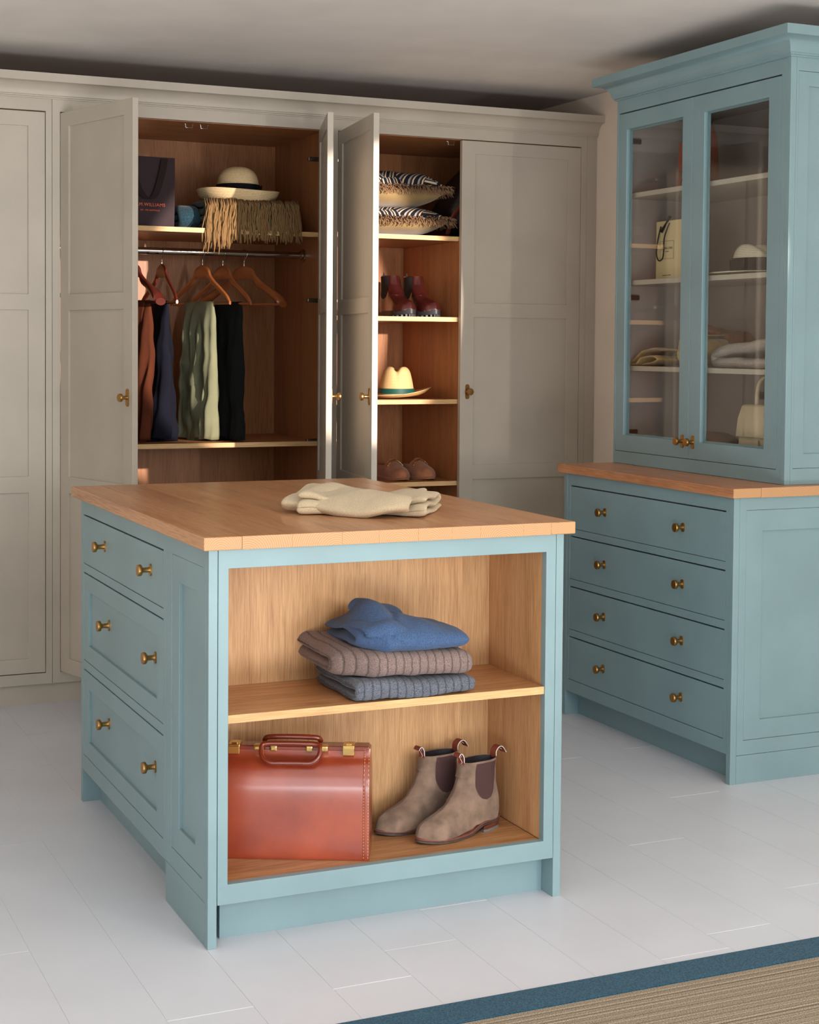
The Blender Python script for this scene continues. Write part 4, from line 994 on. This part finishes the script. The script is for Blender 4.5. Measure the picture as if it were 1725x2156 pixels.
def hat(name, label, X, prof, band, ext, wav, mat, bmat, dent=None, bow=True, cyl=(1, 1)):
    t = thing(name, label, 'hat', X)
    n_ = 64
    def pt(r_, z, a):
        x, y = r_ * math.cos(a) * cyl[0], r_ * math.sin(a) * cyl[1]
        zz = z + (wav(a, r_) if wav else 0)
        if dent:
            zz += dent(x, y, z); 
        return (x, y, zz)
    P = [(p.x, p.z) for p in cr([(a, 0, b_) for a, b_ in prof], 5)]
    low_ = [(r_ * 0.985 if r_ > 0.02 else r_, z - 0.0028) for r_, z in reversed(P)]
    allp = P + [(P[-1][0] + 0.001, P[-1][1] - 0.0014)] + low_
    obj('straw_body', MB().rings([[pt(r_, z, 2 * PI * k / n_) for k in range(n_)] for r_, z in allp]), mat, t, X, smooth=True)
    bz0, bz1, br0, br1 = band
    rings = []
    for r_, z in ((br0 + 0.0005, bz0), (br0 + 0.003, bz0), (br1 + 0.003, bz1), (br1 + 0.0005, bz1)):
        rings.append([pt(r_, z, 2 * PI * k / n_) for k in range(n_)])
    obj('hat_band', MB().rings(rings, cap=False, loop=True), bmat, t, X, smooth='auto')
    if bow:
        a = math.radians(ext); bx, by = (br0 + 0.006) * math.cos(a) * cyl[0], (br0 + 0.006) * math.sin(a) * cyl[1]; zm = (bz0 + bz1) / 2
        Rz = Matrix.Translation((bx, by, zm + (wav(a, br0) if wav else 0) * 0)) @ Matrix.Rotation(a + PI / 2, 4, 'Z')
        hh = (bz1 - bz0) / 2
        bo = MB().rings([[(-0.026, -0.002, -hh), (-0.026, 0.002, -hh), (-0.026, 0.002, hh * 0.9), (-0.026, -0.002, hh * 0.9)], [(-0.004, -0.006, -hh * 0.5), (-0.004, 0.001, -hh * 0.5), (-0.004, 0.001, hh * 0.5), (-0.004, -0.006, hh * 0.5)],
                         [(0.004, -0.006, -hh * 0.5), (0.004, 0.001, -hh * 0.5), (0.004, 0.001, hh * 0.5), (0.004, -0.006, hh * 0.5)], [(0.024, -0.002, -hh * 1.05), (0.024, 0.002, -hh * 1.05), (0.026, 0.002, hh), (0.026, -0.002, hh)]])
        obj('bow', bo, bmat, t, X @ Rz, bev=0.0008)
    return t
hat('sun_hat', 'cream straw sun hat with black ribbon, resting on the fringed blanket', T(0.955, 2.735, ZS + 0.1125),
    [(0.001, 0.146), (0.03, 0.144), (0.055, 0.134), (0.073, 0.114), (0.081, 0.086), (0.084, 0.050), (0.088, 0.014), (0.105, 0.003), (0.126, 0.002), (0.147, 0.014), (0.160, 0.034), (0.165, 0.048)],
    (0.048, 0.074, 0.0852, 0.0835), -40, lambda a, r_: 0.006 * math.sin(2 * a + 1) * max(0, (r_ - 0.09) / 0.08), M['straw'], M['navyrib'])

# ------------------------------------------------------------------ hangers and trousers
def hanger(label, x, ang, mat, hl=0.21, kind='flat', drop=0.0):
    """local: arms along x, hook at origin over the rail; rotated so local +x runs to the front"""
    X = T(x, 2.79, 1.7085 + 0.0135, math.radians(ang))
    t = thing('coat_hanger', label, 'hanger', X, 'wooden hangers on the chrome rail')
    hk = [(-0.012, 0, 0.0)] if False else []
    hook = [(0.0165 * math.cos(a), 0, -0.0150 + 0.0165 * math.sin(a)) for a in [PI * 1.05 - i * PI * 1.25 / 14 for i in range(15)]]
    hook += [(0.006, 0, -0.036), (0.0, 0, -0.044), (0, 0, -0.080)]
    obj('hook', MB().tube(cr(hook, 2), 0.0016, 8), M['chrome'], t, X, smooth=True, label='chrome hook')
    zp = -0.082 - drop
    broad = kind == 'broad'
    C = [(-hl, 0, zp - 0.136), (-hl * 0.86, 0, zp - 0.112), (-hl * 0.6, 0, zp - 0.080), (-hl * 0.32, 0, zp - 0.045), (-0.045, 0, zp - 0.018), (0, 0, zp - 0.010), (0.045, 0, zp - 0.018), (hl * 0.32, 0, zp - 0.045), (hl * 0.6, 0, zp - 0.080), (hl * 0.86, 0, zp - 0.112), (hl, 0, zp - 0.136)]
    P = cr(C, 4); R = []
    for i, p in enumerate(P):
        e = abs(p.x) / hl
        hh = 0.0145 + 0.014 * max(0, 1 - e * 2.2) + (0.006 * e if broad else -0.003 * e)
        th = 0.0070 + (0.026 * max(0, (e - 0.45) / 0.55) ** 1.2 if broad else 0)
        if e > 0.97: hh *= 0.7; th *= 0.75
        bow = 0.012 * e * e
        R.append([(p.x + 0.0, th * math.cos(a) - bow, p.z + hh * math.sin(a)) for a in [2 * PI * k / 14 for k in range(14)]])
    obj('arms', MB().rings(R), mat, t, X, smooth='auto')
    obj('trouser_bar', MB().tube([(-hl * 0.93, -0.010, zp - 0.137), (hl * 0.93, -0.010, zp - 0.137)], 0.0055, 10), mat, t, X, smooth='auto')
    return X, zp - 0.137
def trousers(label, X, zb, cx_, hw, L_, mat, seed, thick=0.012, spread=0.020, name='trousers', zfloor=0.9595):
    """cloth draped over the bar; local x along bar"""
    t = thing(name, label, 'trousers', X, 'trousers hung over the bars')
    for lg, (dx, ks, kl, dy) in enumerate(((-0.012, 0.90, 1.0, 0.0), (0.030, 0.72, 0.985, 0.012))):
        leg_(t, X, zb, cx_ + dx, hw * ks, L_ * kl, mat, seed + lg * 3.3, thick * (0.8 if lg else 1), spread * (0.75 if lg else 1), dy)
    return t
def leg_(t, X, zb, cx_, hw, L_, mat, seed, thick, spread, dy):
    nr = 34; K = 64; R = []
    for i in range(nr + 1):
        v = i / nr; z = zb + 0.008 - L_ * v
        hwz = hw * (1 + 0.10 * v + 0.03 * math.sin(v * 5 + seed))
        th = 0.0075 + (thick * min(1, v * 8)) + spread * v
        if v == 0: th = 0.004
        ring = []
        for k in range(K):
            a = 2 * PI * k / K; ca, sa = math.cos(a), math.sin(a)
            x = hwz * (abs(ca) ** 0.55) * (1 if ca >= 0 else -1); y = th * (abs(sa) ** 0.7) * (1 if sa >= 0 else -1)
            fold = math.sin(x * 75 + seed + 1.6 * math.sin(v * 3 + seed)) * 0.42 + math.sin(x * 190 + seed * 2 + v * 6) * 0.2 + 0.8 * nz(x * 18 + seed, v * 8, seed)
            y += (th * 0.55) * fold * min(1, v * 5) + 0.012 * nz(x * 6 + seed, v * 3, seed)
            x += 0.010 * nz(y * 20, v * 5, seed + 4) * min(1, v * 4)
            zz = z + (0.006 * math.sin(x * 40 + seed) if i == nr else 0)
            ring.append((x + cx_ + 0.02 * v * (1 if dy else -0.5), y - 0.010 - dy * (0.2 + v), zz))
        R.append(ring)
    mb = MB().rings(R)
    obj('trouser_leg', mb, mat, t, X, smooth=True)
zfl = 0.9597
ha = hanger('mahogany hanger with rust cords, half hidden by the open door', 0.540, -66, M['hangD'], 0.19, 'broad')
hb_ = hanger('dark mahogany slim hanger carrying the navy trousers', 0.660, -84, M['hangD'], 0.19)
hc = hanger('honey wood hanger carrying the sage green trousers', 0.826, -72, M['hang'], 0.205)
hd = hanger('honey wood hanger carrying the charcoal trousers', 0.911, -72, M['hang'], 0.205)
he = hanger('broad-shouldered honey wood hanger with nothing on it, nearest the right-hand side', 1.000, -56, M['hang'], 0.205, 'broad')
LT = 1.722 - 0.21 - zfl + 0.006
def dropto(hx): return (hx[0] @ Vector((0, 0, hx[1]))).z - zfl + 0.006
trousers('rust brown cord trousers hanging beside the open door', ha[0], ha[1], 0.03, 0.085, dropto(ha), M['trB'], 1.0)
trousers('navy trousers hanging over the dark mahogany hanger', hb_[0], hb_[1], -0.02, 0.110, dropto(hb_), M['trN'], 2.3, spread=0.030)
trousers('sage green cord trousers, palest of the hanging row', hc[0], hc[1], -0.005, 0.102, dropto(hc), M['trG'], 3.9, spread=0.022)
trousers('charcoal trousers hanging behind the sage green pair', hd[0], hd[1], 0.035, 0.100, dropto(hd), M['trC'], 5.1, spread=0.018)

# ------------------------------------------------------------------ cushions, backpack, panama (right wardrobe)
def cushion(label, X, hw, hh, seed, tilt=0):
    t = thing('cushion', label, 'cushion', X, 'cushions stacked on the wardrobe shelf')
    def half(s_):
        rows = []; n_ = 30
        for i in range(n_ + 1):
            row = []
            for j in range(n_ + 1):
                u, v = i / n_ * 2 - 1, j / n_ * 2 - 1
                pin = 1 - 0.10 * (1 - abs(v) ** 2) * abs(u) ** 2
                x = hw * u * (1 - 0.07 * (1 - v * v)); y = hw * v * (1 - 0.07 * (1 - u * u))
                q = max(0, (1 - u ** 4)) ** 0.55 * max(0, (1 - v ** 4)) ** 0.55
                z = s_ * hh * q + 0.006 * nz(u * 2 + seed, v * 2, seed) * q
                row.append((x, y, z))
            rows.append(row)
        return MB().rings(rows, cap=False, closed=False)
    obj('patterned_cover', half(1), M['geo'], t, X, smooth=True, label='navy and cream geometric patterned face')
    obj('velvet_cover', half(-1), M['velvet'], t, X, smooth=True, label='olive gold velvet underside')
    fm = MB(); rr = random.Random(int(seed * 10))
    for e in range(4):
        for i in range(330 if e in (0, 1) else 90):
            u = -1 + 2 * (i + rr.random()) / (330 if e in (0, 1) else 90); x, y = [(u, -1), (1, u), (u, 1), (-1, u)][e]
            px = hw * x * (1 - 0.07 * (1 - y * y)); py = hw * y * (1 - 0.07 * (1 - x * x))
            nx, ny = [(0, -1), (1, 0), (0, 1), (-1, 0)][e]
            L_ = 0.020 + 0.018 * rr.random(); dz = 0.044 * (rr.random() - 0.6); sx_ = 0.012 * (rr.random() - 0.5)
            fm.tube([(px, py, 0.004 * (rr.random() - .5)), (px + nx * L_ * 0.55 + ny * sx_, py + ny * L_ * 0.55 + nx * sx_, dz * 0.6 + 0.004), (px + nx * L_ + ny * sx_ * 2, py + ny * L_ + nx * sx_ * 2, dz - 0.006)], 0.0018, 4)
    f_ = obj('fringe', fm, M['fringe'], t, X, smooth=True, label='bushy brown fringe'); f_['kind'] = 'stuff'
    return t
cushion('fringed cushion with large navy and cream pattern, upper of the stacked two', T(1.632, 2.825, 1.992, math.radians(3)), 0.198, 0.074, 1.3)
cushion('fringed cushion with navy and cream pattern, lower of the stacked two', T(1.642, 2.825, 1.862, math.radians(-4)), 0.205, 0.058, 4.1)
XP = T(2.015, 2.80, 1.7947)
bp_ = thing('backpack', 'dark brown backpack slumped at the back of the top shelf beside the cushions', 'backpack', XP)
def bpf(th, ph):
    x = 0.155 * math.sin(ph) * math.copysign(abs(math.cos(th)) ** 0.8, math.cos(th)); y = 0.11 * math.sin(ph) * math.copysign(abs(math.sin(th)) ** 0.8, math.sin(th)); c = math.cos(ph)
    z = 0.160 + 0.158 * math.copysign(abs(c) ** 0.8, c)
    k = 1 - 0.35 * max(0, (z - 0.12) / 0.2)
    d = 1 + 0.14 * nz(x * 14, y * 14, z * 12)
    return (x * k * d + 0.04 * z, y * k * d, z)
obj('body', blob(40, 28, bpf), M['backpack'], bp_, XP, smooth=True)
obj('strap', MB().tube(cr([(-0.125, -0.05, 0.02), (-0.118, -0.085, 0.09), (-0.07, -0.10, 0.16), (-0.03, -0.085, 0.24), (0.0, -0.04, 0.315)], 5), 0.012, 8, flat=0.3), M['tanlea'], bp_, XP, smooth=True, label='tan webbing strap')

def dentP(x, y, z):
    if z < 0.05: return 0
    k = min(1, (z - 0.05) / 0.03)
    return -k * (0.021 * math.exp(-(y / 0.013) ** 2 - ((x - 0.02) / 0.085) ** 2))
hat('panama_hat', 'natural panama hat with green ribbon, on the wardrobe shelf between boots and loafers', T(1.672, 2.78, 1.1216, math.radians(-114)) @ Matrix.Rotation(math.radians(0), 4, 'X'),
    [(0.001, 0.128), (0.020, 0.131), (0.040, 0.130), (0.056, 0.112), (0.067, 0.070), (0.075, 0.024), (0.078, 0.014), (0.10, 0.008), (0.125, 0.010), (0.146, 0.020)],
    (0.019, 0.041, 0.0765, 0.0735), 200, lambda a, r_: max(0, (r_ - 0.076) / 0.066) * (0.006 - 0.008 * math.cos(2 * a) + 0.012 * math.sin(a)), M['panama'], M['greenrib'],
    dent=dentP, cyl=(1.12, 1.0))

# ------------------------------------------------------------------ display cabinet contents
XS = T(2.30, 1.500, 1.9073, math.radians(-84))
st = thing('leather_satchel', 'chestnut leather satchel with strap and cord, on the top cabinet shelf', 'satchel', XS)
obj('body', MB().rings([[(-0.082 + 0.009 * k, -0.04 + 0.006 * k, z), (0.070, -0.04 + 0.006 * k, z), (0.070, 0.04 - 0.006 * k, z), (-0.082 + 0.009 * k, 0.04 - 0.006 * k, z)] for k, z in ((0, 0), (1, 0.09), (2, 0.17), (2.5, 0.190), (6, 0.235))]), M['tanlea'], st, XS, bev=0.006)
obj('flap', MB().box(-0.062, 0.068, -0.046, -0.036, 0.075, 0.180), M['tanlea'], st, XS, bev=0.004)
obj('strap', MB().box(-0.034, -0.010, -0.051, -0.045, 0.060, 0.112), M['tanlea'], st, XS, bev=0.003, label='short leather strap')
obj('cord', MB().tube(cr([(-0.014, -0.048, 0.185), (-0.020, -0.050, 0.15), (-0.008, -0.052, 0.125), (-0.026, -0.053, 0.105), (-0.020, -0.053, 0.070), (-0.038, -0.050, 0.035)], 6), 0.0016, 6), M['dark'], st, XS, smooth=True)

XG = T(2.20, 1.535, 1.5882, math.radians(-90))
gb = thing('gift_bag', 'cream paper shopping bag with black ribbon handle, on the glazed cabinet shelf', 'bag', XG)
obj('body', MB().rings([[(-0.086, 0.0, z), (0.086, 0.0, z), (0.086, 0.075 - 0.06 * (z / 0.215) ** 2, z), (-0.086, 0.075 - 0.06 * (z / 0.215) ** 2, z)] for z in (0, 0.06, 0.12, 0.18, 0.215)]), M['cream'], gb, XG, bev=0.0012)
obj('ribbon_handle', MB().tube(cr([(-0.050, -0.004, 0.196), (-0.062, -0.008, 0.150), (-0.070, -0.009, 0.100), (-0.055, -0.009, 0.072), (-0.030, -0.009, 0.078), (-0.022, -0.009, 0.105), (-0.020, -0.009, 0.150), (-0.006, -0.006, 0.185), (0.006, -0.004, 0.205)], 6), 0.0024, 6), M['black'], gb, XG, smooth=True)
obj('bow', MB().rings([[(-0.058, -0.006, 0.178), (-0.040, -0.006, 0.172), (-0.040, -0.003, 0.172), (-0.058, -0.003, 0.178)], [(-0.020, -0.010, 0.200), (-0.010, -0.010, 0.208), (-0.010, -0.002, 0.208), (-0.020, -0.002, 0.200)], [(0.020, -0.008, 0.226), (0.006, -0.008, 0.232), (0.006, -0.003, 0.232), (0.020, -0.003, 0.226)]]), M['black'], gb, XG, bev=0.001)
fm = MB().frame([-0.058, -0.0572, 0.0292, 0.030], [0.077, 0.0778, 0.1412, 0.142], {(1, 1)}, 0.0006)
obj('label_border', fm, M['black'], gb, XG @ Matrix.Translation((0, -0.0007, 0)))
XGT = XG @ Matrix.Translation((-0.014, -0.0003, 0.112)) @ Matrix.Rotation(PI / 2, 4, 'X')
text('JO MALONE', 0.0118, XGT, gb, M['black'], spacing=1.15)
text('LONDON', 0.0045, XGT @ Matrix.Translation((0, -0.010, 0)), gb, M['black'], spacing=1.2)
text('JO MALONE LONDON', 0.0045, XGT @ Matrix.Translation((0, -0.096, 0)), gb, M['black'], spacing=1.2)

hat('wide_brim_hat', 'pale straw hat with broad black ribbon, on the glazed cabinet shelf', T(2.245, 1.095, 1.5888, math.radians(-90)),
    [(0.001, 0.112), (0.03, 0.112), (0.055, 0.104), (0.072, 0.082), (0.082, 0.050), (0.090, 0.010), (0.094, 0.006), (0.12, 0.007), (0.150, 0.007), (0.185, 0.010)],
    (0.008, 0.058, 0.0905, 0.083), 180, None, M['strawW'], M['navyrib'], dent=lambda x, y, z: -0.020 * math.exp(-(y / 0.025) ** 2) * min(1, max(0, (z - 0.07) / 0.03)) if z > 0.07 else 0, cyl=(1.0, 0.72))

XR = T(2.222, 1.374, 1.2749)
ro = thing('gauze_scarf', 'gold gauze scarf rolled on the cabinet shelf beside the pale jumper', 'scarf', XR)
P = []
for i in range(70):
    v = i / 69; a = v * 6.6 * PI; r_ = 0.008 + 0.050 * v
    P.append((r_ * math.cos(a), 0.060 + r_ * math.sin(a) * 0.95))
mb = MB(); rows = []
for k in range(5):
    xx = -0.085 + k * 0.04
    ring = [(xx + 0.01 * nz(a * 20, b_ * 20, 1), a - 0.045, b_) for a, b_ in P] + [(xx + 0.01 * nz(a * 20, b_ * 20, 1), (a) * 0.97 - 0.045, 0.060 + (b_ - 0.060) * 0.955) for a, b_ in reversed(P)]
    rows.append(ring)
obj('roll', MB().rings(rows), M['gauze'], ro, XR, smooth=True)
obj('loose_end', fold_slab([(0.10, 0.056), (0.17, 0.062), (0.235, 0.052), (0.285, 0.022), (0.315, 0.005), (0.27, 0.006), (0.23, 0.030), (0.17, 0.036), (0.13, 0.024), (0.17, 0.012), (0.23, 0.005)], 0.004, -0.09, 0.06, 16, None, 0.008, 12.0, 0.001, 0.01), M['gauze'], ro, XR, smooth=True)
XR2 = T(2.37, 1.470, 1.2749)
am = obj('amber_scarf', fold_slab([(0.10, 0.012), (0.0, 0.012), (-0.11, 0.014), (-0.13, 0.06), (-0.10, 0.11), (0.0, 0.130), (0.10, 0.125), (0.155, 0.130), (0.135, 0.07), (0.06, 0.05)], 0.02, -0.04, 0.08, 16, None, 0.018, 5.0, 0.001, 0.02), M['gauzeD'], None, XR2, smooth=True)
tag(am, 'amber brown scarf bundled behind the gold gauze scarf in the cabinet', 'scarf')
XJ = T(2.24, 1.010, 1.2749)
pj = obj('folded_jumper', fold_slab([(0.20, 0.016), (0.05, 0.016), (-0.16, 0.016), (-0.185, 0.032), (-0.16, 0.052), (0.0, 0.072), (0.18, 0.090)][::-1], 0.034, -0.18, 0.09, 24, None, 0.012, 31.0, 0.001, 0.03), M['kpale'], None, XJ @ Matrix.Rotation(PI, 4, 'Z'), smooth=True)
tag(pj, 'pale grey jumper folded on the glass cabinet shelf, beside the gold gauze scarf', 'jumper')

XH = T(2.245, 1.015, 0.9553, math.radians(-90))
hbg = thing('handbag', 'cream leather handbag with arched handle, at the bottom of the glazed cabinet', 'handbag', XH)
obj('body', MB().rings([[(-0.095 + d, -0.045 + e, z), (0.095 - d, -0.045 + e, z), (0.095 - d, 0.045 - e, z), (-0.095 + d, 0.045 - e, z)] for z, d, e in ((0, 0, 0), (0.10, 0.004, 0.006), (0.19, 0.012, 0.018))]), M['creamlea'], hbg, XH, bev=0.006)
obj('flap', MB().rings([[(-0.097 + d, y0, z), (0.097 - d, y0, z), (0.097 - d, y1, z), (-0.097 + d, y1, z)] for z, d, y0, y1 in ((0.088, 0.0, -0.049, -0.042), (0.150, 0.004, -0.044, -0.034), (0.192, 0.010, -0.032, 0.020), (0.198, 0.014, -0.024, 0.018))]), M['creamlea'], hbg, XH, bev=0.003)
obj('clasp_strap', MB().box(-0.032, 0.032, -0.052, -0.048, 0.050, 0.082), M['creamlea'], hbg, XH, bev=0.001)
obj('clasp', MB().box(-0.030, 0.030, -0.054, -0.0518, 0.060, 0.063), M['dark'], hbg, XH)
obj('handle', MB().tube(cr([(-0.045, 0, 0.192), (-0.043, 0, 0.235), (-0.030, 0, 0.272), (0.0, 0, 0.290), (0.030, 0, 0.272), (0.043, 0, 0.235), (0.045, 0, 0.192)], 6), 0.008, 10, flat=0.6), M['creamlea'], hbg, XH, smooth=True)
XQ = T(2.27, 1.34, 0.9553)
bh = obj('felt_hat', blob(36, 18, lambda th, ph: (0.11 * math.sin(ph) * math.cos(th) * (1 + 0.05 * nz(math.cos(th), math.sin(th), 1)), 0.105 * math.sin(ph) * math.sin(th), max(0.0005, 0.002 + 0.088 * max(0, math.cos(ph)) ** 0.7 + 0.01 * nz(th, ph, 2) * math.sin(ph)))), M['brownhat'], None, XQ, smooth=True)
tag(bh, 'brown felt beret lying at the bottom of the glazed cabinet, behind the door knobs', 'hat')
